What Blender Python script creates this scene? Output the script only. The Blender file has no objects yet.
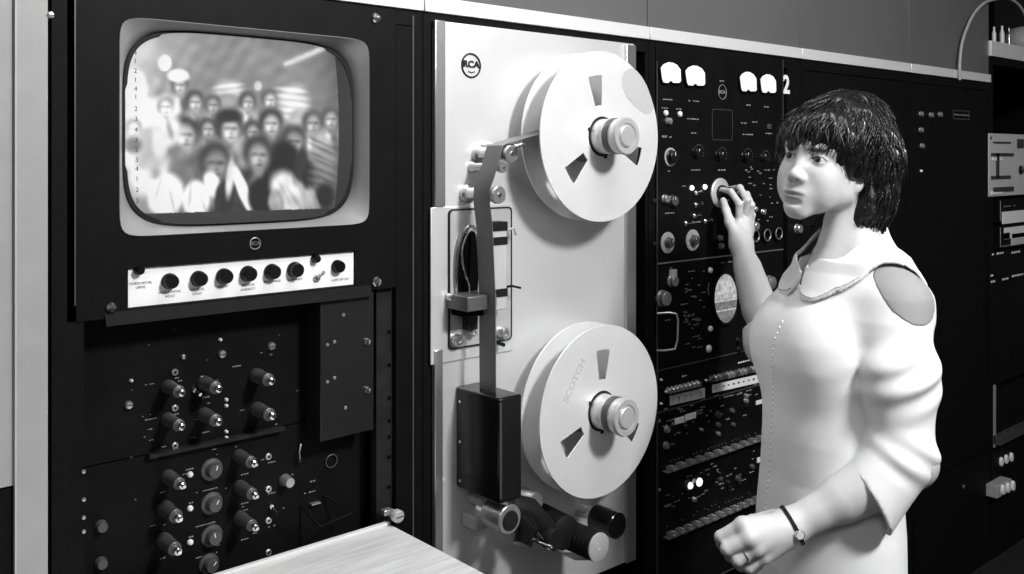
SCREEN_GAIN=0.9; WORLD=.07; KEY=86; FILL=22; WASH=14; EXPO=0.0
import bpy, bmesh, math, random
import numpy as np
from math import sin, cos, tan, atan, pi, radians, sqrt
from mathutils import Vector, Matrix
random.seed(7)
SC = bpy.context.scene
COL = SC.collection
# ------------------------------------------------------------------ camera
F = 940.0; HY = 157.0; PHI = radians(41.34); D = 1.47; CH = 1.52
R_ = Vector((cos(PHI), -sin(PHI), 0)); FW = Vector((sin(PHI), cos(PHI), 0)); UP = Vector((0, 0, 1))
CAM = Vector((0, -D, CH))
def Q(u, v, Z):                       # point at depth Z in front of the lens
    return CAM + FW*Z + R_*((u-512)/F*Z) + UP*((HY-v)/F*Z)
def P(u, v, d=0.0):                   # point on the plane d metres in front of the rack faces (y = -d)
    r = (u-512)/F
    dy = FW.y + R_.y*r
    t = (D-d)/dy
    return Q(u, v, t)
def ZW(u, d=0.0):
    r = (u-512)/F
    return (D-d)/(FW.y + R_.y*r)
cd = bpy.data.cameras.new('camera'); cam = bpy.data.objects.new('camera', cd); COL.objects.link(cam)
cam.location = CAM; cam.rotation_euler = (pi/2, 0, -PHI)
cd.sensor_width = 36; cd.sensor_fit = 'HORIZONTAL'; cd.lens = F/1024*36; cd.shift_y = (HY-287)/1024
cd.clip_start = 0.02
SC.camera = cam
# ------------------------------------------------------------------ materials
def mat(name, g, rough=0.5, metal=0.0, noise=0.0, nscale=40, bump=0.0, bscale=200, emit=0.0, stretch=None, spec=0.5, attr=None):
    m = bpy.data.materials.new(name); m.use_nodes = True
    nt = m.node_tree; b = nt.nodes['Principled BSDF']
    c = g if isinstance(g, tuple) else (g, g, g)
    b.inputs['Base Color'].default_value = (*c, 1)
    b.inputs['Roughness'].default_value = rough
    b.inputs['Metallic'].default_value = metal
    b.inputs['Specular IOR Level'].default_value = spec
    if emit:
        b.inputs['Emission Color'].default_value = (*c, 1); b.inputs['Emission Strength'].default_value = emit
    tc = nt.nodes.new('ShaderNodeTexCoord'); vec = tc.outputs['Object']
    if stretch:
        mp = nt.nodes.new('ShaderNodeMapping'); mp.inputs['Scale'].default_value = stretch
        nt.links.new(vec, mp.inputs['Vector']); vec = mp.outputs['Vector']
    if noise or attr:
        mx = nt.nodes.new('ShaderNodeMix'); mx.data_type = 'RGBA'; mx.blend_type = 'MULTIPLY'
        mx.inputs[0].default_value = 1.0
        if attr:
            at = nt.nodes.new('ShaderNodeAttribute'); at.attribute_name = attr
            nt.links.new(at.outputs['Color'], mx.inputs[6])
        else:
            mx.inputs[6].default_value = (*c, 1)
        n = nt.nodes.new('ShaderNodeTexNoise'); n.inputs['Scale'].default_value = nscale; n.inputs['Detail'].default_value = 5
        nt.links.new(vec, n.inputs['Vector'])
        r = nt.nodes.new('ShaderNodeMapRange')
        r.inputs['From Min'].default_value = .3; r.inputs['From Max'].default_value = .7
        r.inputs['To Min'].default_value = 1-noise; r.inputs['To Max'].default_value = 1+noise
        r.clamp = True
        nt.links.new(n.outputs['Fac'], r.inputs['Value'])
        cb = nt.nodes.new('ShaderNodeCombineColor')
        for i in range(3): nt.links.new(r.outputs['Result'], cb.inputs[i])
        nt.links.new(cb.outputs['Color'], mx.inputs[7])
        nt.links.new(mx.outputs[2], b.inputs['Base Color'])
    if bump:
        n2 = nt.nodes.new('ShaderNodeTexNoise'); n2.inputs['Scale'].default_value = bscale; n2.inputs['Detail'].default_value = 3
        nt.links.new(vec, n2.inputs['Vector'])
        bp = nt.nodes.new('ShaderNodeBump'); bp.inputs['Strength'].default_value = bump; bp.inputs['Distance'].default_value = .002
        nt.links.new(n2.outputs['Fac'], bp.inputs['Height']); nt.links.new(bp.outputs['Normal'], b.inputs['Normal'])
    return m
M = {}
M['black'] = mat('black_crackle_paint', .0035, .6, noise=.35, nscale=60, bump=.25, bscale=500, spec=.1)
M['black2'] = mat('black_satin_panel', .0035, .55, noise=.3, nscale=15, bump=.12, bscale=600, spec=.1)
M['dark'] = mat('dark_grey_paint', .015, .5, noise=.25, nscale=30, spec=.15)
M['void'] = mat('matte_black', .002, .9, spec=.05)
M['knob'] = mat('black_bakelite', .006, .3, spec=.35)
M['knobgrey'] = mat('grey_anodised_knob', .07, .4, metal=.3)
M['blackgloss'] = mat('black_gloss_enamel', .004, .22, spec=.35)
M['alu'] = mat('brushed_aluminium', .72, .34, metal=.9, noise=.05, nscale=8, stretch=(1, 1, 30))
M['chrome'] = mat('chrome', .8, .16, metal=1.0)
M['steel'] = mat('satin_steel', .55, .32, metal=.9)
M['trim'] = mat('aluminium_trim', .74, .42, metal=.35)
M['greypanel'] = mat('grey_painted_panel', .115, .38, metal=.2, noise=.06, nscale=3)
M['greymid'] = mat('mid_grey_paint', .31, .5, noise=.05, nscale=20)
M['lightgrey'] = mat('light_grey_paint', .45, .5, noise=.03, nscale=20)
M['deck'] = mat('satin_aluminium_deck', .80, .42, metal=.6, noise=.04, nscale=4, bump=.03, bscale=300)
M['plate'] = mat('satin_plate', .6, .4, metal=.5, noise=.04, nscale=10)
M['reel'] = mat('satin_reel_aluminium', .80, .45, metal=.4, noise=.03, nscale=12)
M['reelpatch'] = mat('dull_grey_patch', .42, .6)
M['tape'] = mat('brown_oxide_tape', .13, .38)
M['white'] = mat('white_enamel', .82, .45)
M['ink'] = mat('black_ink', .03, .6)
M['paint'] = mat('white_lettering', .7, .6)
M['dimpaint'] = mat('grey_lettering', .22, .6)
M['bezel'] = mat('grey_bezel', .26, .42, noise=.04, nscale=30)
M['lit'] = mat('backlit_meter_face', .85, .5, emit=.12)
M['lamp'] = mat('lit_indicator_lamp', .95, .4, emit=1.2)
M['lampdim'] = mat('pale_indicator_cap', .7, .3)
M['jack'] = mat('nickel_jack', .5, .3, metal=.8)
M['wood'] = mat('pale_laminate', .60, .42, noise=.16, nscale=7, stretch=(1.2, 14, 1))
M['woodedge'] = mat('pale_laminate_edge', .68, .45)
M['floor'] = mat('grey_floor_tile', .02, .4, noise=.1, nscale=4)
M['ceil'] = mat('white_ceiling', .7, .8)
M['rubber'] = mat('black_rubber', .008, .6, spec=.2)
M['tube'] = mat('fluorescent_tube', 1.0, .5, emit=14.0)
# ------------------------------------------------------------------ mesh builder
class MB:
    def __init__(s): s.v = []; s.f = []
    def add(s, vs, fs):
        o = len(s.v); s.v += [tuple(v) for v in vs]; s.f += [tuple(i+o for i in f) for f in fs]; return s
    def box(s, x0, x1, z0, z1, d0, d1):          # wall box, d measured out from the rack faces
        vs = [(x, -d, z) for x in (x0, x1) for d in (d0, d1) for z in (z0, z1)]
        return s.add(vs, [(0,1,3,2),(4,6,7,5),(0,4,5,1),(2,3,7,6),(0,2,6,4),(1,5,7,3)])
    def lathe(s, x, z, prof, n=24, ax=None, o=None, sx=1, sz=1, cap=True):   # profile [(radius, d)] about an axis
        if ax is None: base = Vector((x, 0, z)); a = Vector((0,-1,0)); e1 = Vector((1,0,0)); e2 = Vector((0,0,1))
        else:
            base = Vector(o); a = Vector(ax).normalized()
            e1 = a.orthogonal().normalized(); e2 = a.cross(e1)
        vs = []
        for r, d in prof:
            for i in range(n):
                t = 2*pi*i/n
                vs.append(base + a*d + e1*(r*cos(t)*sx) + e2*(r*sin(t)*sz))
        fs = []
        for j in range(len(prof)-1):
            for i in range(n):
                k = (i+1) % n
                fs.append((j*n+i, j*n+k, (j+1)*n+k, (j+1)*n+i))
        if cap:
            fs.append(tuple(range(n-1, -1, -1))); fs.append(tuple((len(prof)-1)*n+i for i in range(n)))
        return s.add(vs, fs)
    def tube(s, pts, r, n=8, closed=False):
        pts = [Vector(p) for p in pts]; m = len(pts)
        rr = r if isinstance(r, (list, tuple)) else [r]*m
        vs = []; prev = None
        for i, p in enumerate(pts):
            a = pts[(i+1) % m] if (closed or i < m-1) else p
            b = pts[i-1] if (closed or i > 0) else p
            t = (a-b).normalized()
            if prev is None: e1 = t.orthogonal().normalized()
            else:
                e1 = prev - t*prev.dot(t)
                e1 = e1.normalized() if e1.length > 1e-6 else t.orthogonal().normalized()
            prev = e1; e2 = t.cross(e1)
            for k in range(n):
                q = 2*pi*k/n; vs.append(p + e1*rr[i]*cos(q) + e2*rr[i]*sin(q))
        fs = []
        for j in range(m if closed else m-1):
            j2 = (j+1) % m
            for i in range(n):
                k = (i+1) % n; fs.append((j*n+i, j*n+k, j2*n+k, j2*n+i))
        if not closed:
            fs.append(tuple(range(n-1, -1, -1))); fs.append(tuple((m-1)*n+i for i in range(n)))
        return s.add(vs, fs)
    def prism(s, pts, d0, d1):                    # pts = [(x,z)] outline on the wall, extruded outwards
        n = len(pts)
        vs = [(x, -d0, z) for x, z in pts] + [(x, -d1, z) for x, z in pts]
        fs = [tuple(range(n)), tuple(range(2*n-1, n-1, -1))]
        for i in range(n):
            k = (i+1) % n; fs.append((i, i+n, k+n, k))
        return s.add(vs, fs)
    def ppx(s, uv, d0, d1):                       # prism whose front face is traced at distance d1
        pts = [P(u, v, d1) for u, v in uv]
        return s.prism([(p.x, p.z) for p in pts], d0, d1)
    def ring(s, outer, inner, d0, d1, di=None):   # frame between two outlines of equal length
        n = len(outer); di = d1 if di is None else di
        vs = [(x,-d0,z) for x,z in outer]+[(x,-d1,z) for x,z in outer]+[(x,-di,z) for x,z in inner]+[(x,-d0 if di > d0 else -(di-.004),z) for x,z in inner]
        fs = []
        for a in range(4):
            b = (a+1) % 4
            for i in range(n):
                k = (i+1) % n; fs.append((a*n+i, a*n+k, b*n+k, b*n+i))
        return s.add(vs, fs)
    def torus(s, x, z, d, R, r, n=32, m=8, sx=1, sz=1):
        pts = [(x+R*sx*cos(2*pi*i/n), -d, z+R*sz*sin(2*pi*i/n)) for i in range(n)]
        return s.tube(pts, r, m, closed=True)
    def text(s, txt, x, z, d, size, ext=.0004, sx=1.0, rot=0.0, align='CENTER', bold=0):
        cu = bpy.data.curves.new('t', 'FONT'); cu.body = txt; cu.size = size; cu.align_x = align; cu.align_y = 'CENTER'
        cu.extrude = ext; cu.resolution_u = 3; cu.offset = bold
        ob = bpy.data.objects.new('t', cu); COL.objects.link(ob)
        dg = bpy.context.evaluated_depsgraph_get(); me = bpy.data.meshes.new_from_object(ob.evaluated_get(dg))
        mt = Matrix.Translation((x, -d, z)) @ Matrix.Rotation(pi/2, 4, 'X') @ Matrix.Rotation(rot, 4, 'Z') @ Matrix.Scale(sx, 4, (1,0,0))
        s.add([mt @ v.co for v in me.vertices], [tuple(p.vertices) for p in me.polygons])
        bpy.data.objects.remove(ob); bpy.data.curves.remove(cu); bpy.data.meshes.remove(me)
        return s
def worldloc(o):
    v = Vector((0,0,0))
    while o is not None: v = v + o.location; o = o.parent
    return v
def obj(name, mb, m, parent=None, smooth=40, bevel=0, loc=None, label=None):
    me = bpy.data.meshes.new(name)
    off = worldloc(parent)
    if loc is not None: off = off + (Vector(loc)-off); l = Vector(loc) - worldloc(parent)
    else: l = Vector((0,0,0))
    vs = np.array(mb.v, dtype=float) - np.array(off)
    me.from_pydata(vs.tolist(), [], mb.f); me.update()
    bm = bmesh.new(); bm.from_mesh(me); bmesh.ops.recalc_face_normals(bm, faces=bm.faces); bm.to_mesh(me); bm.free()
    me.materials.append(M[m] if isinstance(m, str) else m)
    if smooth:
        me.polygons.foreach_set('use_smooth', [True]*len(me.polygons))
        me.set_sharp_from_angle(angle=radians(smooth))
    o = bpy.data.objects.new(name, me); COL.objects.link(o); o.location = l
    if parent is not None: o.parent = parent
    if bevel:
        b = o.modifiers.new('bevel', 'BEVEL'); b.width = bevel; b.segments = 2; b.limit_method = 'ANGLE'
    if label: o['label'] = label
    return o
def tag(o, label, cat, group=None, kind=None):
    if label: o['label'] = label
    if cat: o['category'] = cat
    if group: o['group'] = group
    if kind: o['kind'] = kind
    return o
def thing(name, loc, label, cat, group=None):
    o = bpy.data.objects.new(name, None); COL.objects.link(o); o.location = Vector(loc); o.empty_display_size = .05
    return tag(o, label, cat, group)
def struct(name, mb, m, **k):
    o = obj(name, mb, m, **k); o['kind'] = 'structure'; return o
# small wall-mounted pieces; front face sits where the photo shows it
def at(u, v, d): p = P(u, v, d); return p.x, p.z
def px(u, r, d=0): return r*ZW(u, d)/F
def screw(u, v, par, r=5, d=0.0, m='chrome', name='screw', slot=True, ln=.006):
    x, z = at(u, v, d+ln); R = px(u, r, d)
    b = MB().lathe(x, z, [(R*.95, d), (R, d+ln*.5), (R*.75, d+ln), (R*.3, d+ln*1.1)], 16)
    o = obj(name, b, m, par)
    if slot:
        s = MB().box(x-R*.75, x+R*.75, z-R*.1, z+R*.1, d+ln*1.0, d+ln*1.16); s2 = obj('slot', s, 'ink', o)
    return o
def knob(u, v, par, r=7, d=0.0, ln=.016, m='knob', pointer=True, skirt=False, name='knob', dial=None):
    x, z = at(u, v, d+ln); R = px(u, r, d+ln)
    prof = [(R*1.12, d), (R*1.12, d+ln*.25), (R, d+ln*.35), (R*.95, d+ln*.92), (R*.85, d+ln)]
    if skirt: prof = [(R*1.5, d), (R*1.45, d+ln*.15), (R, d+ln*.25), (R*.92, d+ln*.92), (R*.82, d+ln)]
    b = MB()
    n = 28
    vs_ = b.lathe(x, z, prof, n)
    o = obj(name, b, m, par)
    if dial is not None:
        obj('dial_plate', MB().lathe(x, z, [(R*dial, d), (R*dial, d+.0015)], 32), 'plate', o)
    if pointer:
        a = random.uniform(-.8, .8)
        c, s = cos(a), sin(a)
        q = [(x-s*R*.2+c*R*.06, z+c*R*.2+s*R*.06), (x-s*R*.8+c*R*.06, z+c*R*.8+s*R*.06), (x-s*R*.8-c*R*.06, z+c*R*.8-s*R*.06), (x-s*R*.2-c*R*.06, z+c*R*.2-s*R*.06)]
        obj('pointer', MB().prism(q, d+ln, d+ln+.0006), 'paint', o)
    return o
def shaftknob(u0, v0, u1, v1, par, r, d=0.0, ln=.05, m='knobgrey'):   # long shaft control with a bright tip
    x, z = at(u1, v1, d+ln); R = px(u1, r, d+ln)
    b = MB().lathe(x, z, [(R*1.25, d), (R*1.25, d+ln*.2), (R*1.1, d+ln*.25), (R*1.1, d+ln*.7), (R*.9, d+ln*.72)], 24)
    o = obj('knob', b, m, par)
    obj('shaft_tip', MB().lathe(x, z, [(R*.62, d+ln*.72), (R*.62, d+ln*.9), (R*.35, d+ln*.92), (R*.3, d+ln)], 16), 'chrome', o)
    return o
def jack(u, v, par, r=3.4, d=0.0, m='steel', name='test_jack'):
    x, z = at(u, v, d+.004); R = px(u, r, d)
    b = MB().lathe(x, z, [(R, d), (R, d+.003), (R*.8, d+.004), (R*.42, d+.004), (R*.4, d+.001)], 18)
    o = obj(name, b, m, par)
    obj('socket', MB().lathe(x, z, [(R*.41, d+.0005), (R*.41, d+.002)], 14), 'void', o)
    return o
def toggle(u, v, par, r=3, d=0.0, ang=.5, m='chrome'):
    x, z = at(u, v, d+.005); R = px(u, r, d)
    o = obj('toggle_switch', MB().lathe(x, z, [(R, d), (R, d+.003), (R*.7, d+.005)], 12), m, par)
    obj('lever', MB().tube([(x, -d-.003, z), (x+.002, -d-.014, z+.009*sin(ang)), (x+.003, -d-.020, z+.014*sin(ang))], [R*.35, R*.4, R*.55], 10), m, o)
    return o
def lampcap(u, v, par, r=3, d=0.0, m='lamp', name='indicator_lamp'):
    x, z = at(u, v, d+.005); R = px(u, r, d)
    return obj(name, MB().lathe(x, z, [(R, d), (R, d+.003), (R*.85, d+.005), (R*.45, d+.0068)], 18), m, par)
def dash(u, v, w, par, h=1.2, d=0.0, m='dimpaint', name='marking', n=None):   # line of lettering too small to read
    x0, z = at(u, v, d); R = px(u, 1, d)
    wd = (P(u+w/2, v, d).x - P(u-w/2, v, d).x); b = MB()
    n = n or max(2, int(w/2.2)); cw = wd/n
    for i in range(n):
        if random.random() < .12: continue
        hh = R*h*random.uniform(.6, 1)
        b.box(x0-wd/2+i*cw, x0-wd/2+(i+.72)*cw, z-hh/2, z+hh/2, d, d+.0005)
    if b.v: return obj(name, b, m, par, smooth=0)
def bar(u0, v0, u1, v1, par, name, m, d=0.0, t=.002):   # plate between two photo corners
    a = P(u0, v0, d+t); c = P(u1, v1, d+t)
    return obj(name, MB().box(min(a.x,c.x), max(a.x,c.x), min(a.z,c.z), max(a.z,c.z), d, d+t), m, par)
def superell(cx, cz, w, h, n=4.5, k=72):
    out = []
    for i in range(k):
        t = 2*pi*i/k; c, s = cos(t), sin(t)
        out.append((cx+w*math.copysign(abs(c)**(2/n), c), cz+h*math.copysign(abs(s)**(2/n), s)))
    return out
def rrect(x0, x1, z0, z1, r, k=18):
    out = []
    for cx, cz, a0 in ((x1-r, z1-r, 0), (x0+r, z1-r, pi/2), (x0+r, z0+r, pi), (x1-r, z0+r, 1.5*pi)):
        for i in range(k):
            a = a0 + pi/2*i/(k-1); out.append((cx+r*cos(a), cz+r*sin(a)))
    return out
X = lambda u, d=0: P(u, 200, d).x
# ================================================================== ROOM
struct('floor', MB().add([(-2.5,-5.6,0),(8,-5.6,0),(8,1.2,0),(-2.5,1.2,0),(-2.5,-5.6,-.05),(8,-5.6,-.05),(8,1.2,-.05),(-2.5,1.2,-.05)],
       [(0,1,2,3),(7,6,5,4),(0,4,5,1),(1,5,6,2),(2,6,7,3),(3,7,4,0)]), 'floor', smooth=0)
struct('ceiling', MB().add([(-2.5,-5.6,3.0),(8,-5.6,3.0),(8,1.2,3.0),(-2.5,1.2,3.0),(-2.5,-5.6,3.05),(8,-5.6,3.05),(8,1.2,3.05),(-2.5,1.2,3.05)],
       [(0,1,2,3),(7,6,5,4),(0,4,5,1),(1,5,6,2),(2,6,7,3),(3,7,4,0)]), 'ceil', smooth=0)
struct('wall_back', MB().box(-2.5, 8, 0, 3.0, -1.2, -1.15), 'dark', smooth=0)
# ================================================================== CABINETS
ZT = 1.800; ZT2 = 1.830
BX = [.400, 1.065, 1.727, 2.388, 3.050, 3.690]
DEP = .6
def cabinet(x0, x1, label, opening=None, left=.02, right=.02, closed=True, top=2.30, upper='greypanel', trimz=(ZT, ZT2), split=None):
    c = thing('equipment_cabinet', (x0, 0, 0), label, 'equipment cabinet', None)
    b = MB()
    b.box(x0+.001, x0+left, 0, trimz[0]-.002, -DEP, 0); b.box(x1-right, x1-.001, 0, trimz[0]-.002, -DEP, 0)
    b.box(x0+left, x1-right, 0, .06, -DEP, 0); b.box(x0+left, x1-right, .06, trimz[0]-.002, -DEP, -DEP+.01)
    b.box(x0+left, x1-right, trimz[0]-.03, trimz[0]-.002, -DEP+.01, 0)
    obj('frame', b, 'black', c)
    obj('trim_strip', MB().box(x0+.0015, x1-.0015, trimz[0], trimz[1], -.02, .006), 'trim', c, bevel=.0012)
    if upper: obj('upper_panel', MB().box(x0+.0015, x1-.0015, trimz[1], top, -.4, -.003), upper, c, bevel=.001)
    return c
cA = cabinet(BX[0], BX[1], 'black cabinet with bright top trim holding the picture monitor above the pale shelf', left=.022, right=.018, top=2.0, upper='trim')
cB = cabinet(BX[1], BX[2], 'black cabinet around the pale tape deck panel with two big reels', left=.022, right=.012, upper='greypanel')
cC = cabinet(BX[2], BX[3], 'black cabinet marked with a white 2 holding the control panels she touches', left=.024, right=.066)
cD = cabinet(BX[3], BX[4], 'black cabinet directly behind the woman\'s head')
cE = cabinet(BX[4], BX[5], 'black cabinet just right of the woman, under the curved pipe')
# rack rails and posts of the monitor cabinet
obj('mounting_rail', MB().box(X(380), X(396), .62, 1.275, -.03, -.012), 'dark', cA)
for v in (332, 365, 398, 421, 437, 457, 487):
    x, z = at(389, v, -.012); obj('rail_hole', MB().lathe(x, z, [(.004, -.0125), (.004, -.011)], 12), 'void', cA)
obj('corner_post', MB().box(X(396), BX[1]-.019, .06, ZT-.032, -.05, 0), 'black2', cA)
obj('edge_strip', MB().box(X(412.2), X(413.6), .06, ZT-.01, 0, .0015), 'knobgrey', cA)
obj('side_post', MB().box(BX[0]+.022, X(84), .06, 1.276, -.05, 0), 'black2', cA)
obj('edge_strip', MB().box(X(74.2), X(75.6), 1.3, ZT-.01, 0, .0015), 'knobgrey', cA)
screw(51, 15, cA, r=4, m='steel')
for v in (472, 500, 518, 532): screw(84, v, cA, r=2.2, m='jack', slot=False, ln=.003)
# neighbour cabinet at the left frame edge: grey edge post and upper/lower doors
cL = thing('equipment_cabinet', (.0, 0, 0), 'grey cabinet with pale edge post at the far left of the photo', 'equipment cabinet')
obj('edge_post', MB().box(X(15.5), X(47), 0, 2.2, -.5, .004), 'greymid', cL)
obj('edge_bead', MB().box(X(14), X(15.6), 0, 2.2, -.5, .006), 'lightgrey', cL)
zz = P(5, 487, 0).z
obj('upper_door', MB().box(-.25, X(14), zz, 2.2, -.5, 0), 'greymid', cL)
obj('lower_door', MB().box(-.25, X(14), 0, zz-.004, -.5, -.002), 'black', cL)
# ================================================================== PICTURE MONITOR
mx0, mx1 = X(76), X(395)
mon = thing('picture_monitor', ((mx0+mx1)/2, 0, 1.275), 'black rack-mounted television monitor showing a crowd of people, row of knobs beneath', 'monitor')
bx0, bx1 = .495, .942; bz0, bz1 = 1.397, 1.735
cx, cz = (bx0+bx1)/2, (bz0+bz1)/2
# face panel with the tube opening and the control strip recess left open
ox = rrect(bx0, bx1, bz0, bz1, .016)
sx0, sx1, sz0, sz1 = .509, .914, 1.2875, 1.3495
b = MB()
b.box(mx0, bx0-.0, 1.372, ZT-.004, -.02, .002); b.box(bx1, mx1, 1.372, ZT-.004, -.02, .002)
b.box(bx0, bx1, bz1, ZT-.004, -.02, .002); b.box(bx0, bx1, 1.372, bz0, -.02, .002)
b.box(mx0, sx0, 1.276, 1.372, -.02, .002); b.box(sx1, mx1, 1.276, 1.372, -.02, .002)
b.box(sx0, sx1, sz1, 1.372, -.02, .002); b.box(sx0, sx1, 1.276, sz0, -.02, .002)
obj('face_panel', b, 'black2', mon, smooth=0)
inner = superell(cx-.0, cz, .206, .158, 5.2)
def rr_sample(k=72):
    out = []
    for i in range(k):
        t = 2*pi*i/k; c, s = cos(t), sin(t); n = 26
        out.append((cx+.2235*math.copysign(abs(c)**(2/n), c), cz+.169*math.copysign(abs(s)**(2/n), s)))
    return out
# match angular parameter of both outlines
def polar_outline(w, h, n, k=240):
    out = []
    for i in range(k):
        t = 2*pi*i/k; dx, dz = cos(t)*w, sin(t)*h
        q = (abs(dx/w)**n + abs(dz/h)**n)**(-1/n); out.append((cx+dx*q, cz+dz*q))
    return out
outer = polar_outline(.2235, .169, 16); inner = polar_outline(.206, .158, 5.0)
g1 = polar_outline(.2075, .1595, 5.0); g0 = polar_outline(.2015, .1535, 5.0)
n = len(outer); vs = []
for o_, dd in ((outer, 0.0), (outer, .0035), (polar_outline(.2225, .168, 18), .0045), (polar_outline(.214, .162, 8), -.012), (g1, -.030), (g1, -.045), (outer, -.045)):
    vs += [(x, -dd, z) for x, z in o_]
fs = [(a*n+i, a*n+(i+1) % n, (a+1)*n+(i+1) % n, (a+1)*n+i) for a in range(6) for i in range(n)]
obj('bezel', MB().add(vs, fs), 'bezel', mon, smooth=50)
obj('face_inset', MB().ring(polar_outline(.2237, .1692, 300), polar_outline(.2225, .168, 20), -.02, .002), 'black2', mon, smooth=0)
obj('gasket', MB().ring(g1, g0, -.044, -.026), 'rubber', mon)
# --- the lit picture, painted point by point on the curved tube face
NX, NY = 330, 260
def crowd(u, v):
    I = np.full(u.shape, .44)
    I += .22*np.exp(-((u-135)**2/1800 + (v-50)**2/900)) + .05*(200-v)/150
    I = I - .10*np.exp(-((u-345)**2/350))
    rs = np.random.RandomState(3)
    def blob(x, y, rx, ry, val, a=0.0, soft=.18, p=2.0, mixv=1.0):
        nonlocal I
        ca, sa = cos(a), sin(a)
        X_ = ((u-x)*ca+(v-y)*sa)/rx; Y_ = (-(u-x)*sa+(v-y)*ca)/ry
        r = (np.abs(X_)**p+np.abs(Y_)**p)**(1/p)
        m = np.clip((1+soft-r)/(2*soft), 0, 1); m = m*m*(3-2*m)*mixv
        I = I*(1-m)+val*m
    def person(x, y, s, face=.62, hair=.10, body=.5, bw=1.0, cap=None):
        hair = hair*.5+.19
        blob(x+s*.1, y+s*3.0, s*1.9*bw, s*2.0, body, soft=.35, p=2.4)
        blob(x-s*.9, y+s*2.6, s*.6, s*1.2, min(.95, body+.14), .4, soft=.7)
        blob(x-s*.1, y+s*2.0, s*.4, s*.8, min(.95, body+.3), .3, soft=.7)
        blob(x+s*.6, y+s*3.0, s*.35, s*1.3, body*.7, -.25, soft=.8)
        blob(x+s*.1, y+s*1.2, s*.35, s*.5, face*.75, soft=.6)
        blob(x+s*.05, y-s*.10, s*1.05, s*1.12, hair, soft=.35, p=2.2)
        blob(x+s*.12, y+s*.30, s*.66, s*.92, face, soft=.45)
        blob(x-s*.16, y+s*.12, s*.26, s*.13, face*.62, soft=.9); blob(x+s*.40, y+s*.12, s*.24, s*.13, face*.62, soft=.9)
        blob(x+s*.12, y+s*.52, s*.16, s*.10, face*.72, soft=.9); blob(x+s*.08, y+s*.82, s*.30, s*.09, face*.62, soft=.9)
        blob(x-s*.12, y+s*.50, s*.2, s*.3, min(1, face*1.18), soft=.9)
        if cap: blob(x, y-s*.8, s*1.2, s*.55, cap, soft=.4)
    # far rows
    blob(165, 63, 6.5, 8, .92); blob(160, 88, 11, 12, .55); blob(152, 84, 9, 9, .6)
    person(179, 84, 8, .72, .30, .52, cap=.85); blob(178, 75, 11, 6, .85); 
    blob(134, 88, 13, 18, .92, soft=.3); blob(145, 120, 25, 24, .86, soft=.3); blob(168, 112, 13, 17, .80, soft=.3)
    person(194, 101, 9, .70, .22, .55)
    blob(229, 92, 14, 11, .66, soft=.5)
    for k in range(3): blob(228+k*1.2, 86+k*5.5, 13-k*.8, 2.0, .80-.04*k, -.12, soft=.6)
    blob(228, 100, 13, 6, .55); person(243, 112, 9, .60, .5, .62)
    blob(258, 86, 4, 5, .7); person(269, 99, 8, .68, .35, .55)
    blob(294, 105, 15, 20, .66, soft=.4)
    for k in range(5): blob(291+k*1.5, 90+k*7, 13, 2.4, .84, .12, soft=.7)
    blob(255, 115, 8, 20, .5); blob(300, 118, 11, 10, .66, soft=.3)
    person(212, 104, 8, .6, .3, .5); person(247, 101, 8, .66, .25, .6); person(312, 122, 10, .6, .25, .6); person(330, 118, 9, .62, .3, .5); person(207, 128, 9, .62, .2, .5); person(252, 131, 9, .6, .2, .5)
    # middle rows
    person(184, 133, 14, .66, .09, .42); person(270, 122, 11.5, .68, .08, .35)
    person(229, 127, 13, .70, .05, .62); blob(229, 116, 13, 6, .20, soft=.5)
    person(293, 140, 12.5, .55, .16, .17); blob(285, 165, 15, 24, .12, soft=.25)
    for k in range(9): blob(324+rs.randint(-3, 4), 140+k*7.2, 13, 3.6, .60-.02*k, .35, soft=.6, mixv=.8); blob(324+rs.randint(-3, 4), 143+k*7.2, 12, 1.4, .30, .45, soft=.8, mixv=.7)
    person(150, 142, 11, .80, .55, .78); person(133, 128, 8, .85, .6, .8); person(165, 106, 8, .85, .7, .82)
    # front row
    blob(150, 150, 16, 22, .62, soft=.4); blob(160, 142, 8, 16, .78, soft=.4); blob(132, 145, 9, 8, .28, soft=.5)
    person(257, 153, 14.5, .58, .07, .12); person(214, 161, 16.5, .50, .11, .24)
    blob(182, 185, 15, 32, .42, soft=.3); blob(166, 196, 17, 22, .95, .25, soft=.25); blob(196, 200, 13, 19, .97, soft=.25)
    blob(213, 185, 8, 14, .9, -.4, soft=.3); blob(224, 199, 9, 18, .20, soft=.25)
    blob(243, 190, 5.5, 26, .97, -.38, soft=.3); blob(230, 178, 4, 20, .75, .1, soft=.4); blob(259, 197, 11, 17, .13, soft=.3)
    blob(289, 193, 16, 24, .80, -.55, soft=.3); blob(276, 202, 8, 12, .55, soft=.3); blob(311, 200, 9, 12, .70, -.5, soft=.35)
    blob(300, 165, 6, 18, .2, .2, soft=.4); blob(325, 196, 9, 12, .14, soft=.5)
    for (x, y, a_) in ((158, 190, .3), (172, 200, -.2), (190, 196, .1), (203, 203, -.3), (283, 190, -.5), (294, 198, -.6), (300, 188, -.5), (278, 200, -.3), (316, 202, -.4)):
        blob(x, y, 2.0, 13, .62, a_, soft=.9, mixv=.8)
    tex = sum(np.sin(u*a1+v*b1+p1) for a1, b1, p1 in rs.uniform(-.5, .5, (14, 3))*np.array([1, 1, 6]))*.006
    I = I+tex*I*2
    wl = np.clip(1-(u-122)/38, 0, 1); I = I*(1-.45*wl)+.88*wl*.45
    for _ in range(3):
        I = (np.roll(I, 1, 0)+np.roll(I, -1, 0)+np.roll(I, 1, 1)+np.roll(I, -1, 1)+2*I)/6
    I = np.clip((I-.45)*1.35+.52, .04, 1)
    low = 213.5-(u-150)*.028
    I = np.where(v > low, .22, I); I = np.where(u > 339-((v-130)/45)**2*1.5, .17, I)
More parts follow.
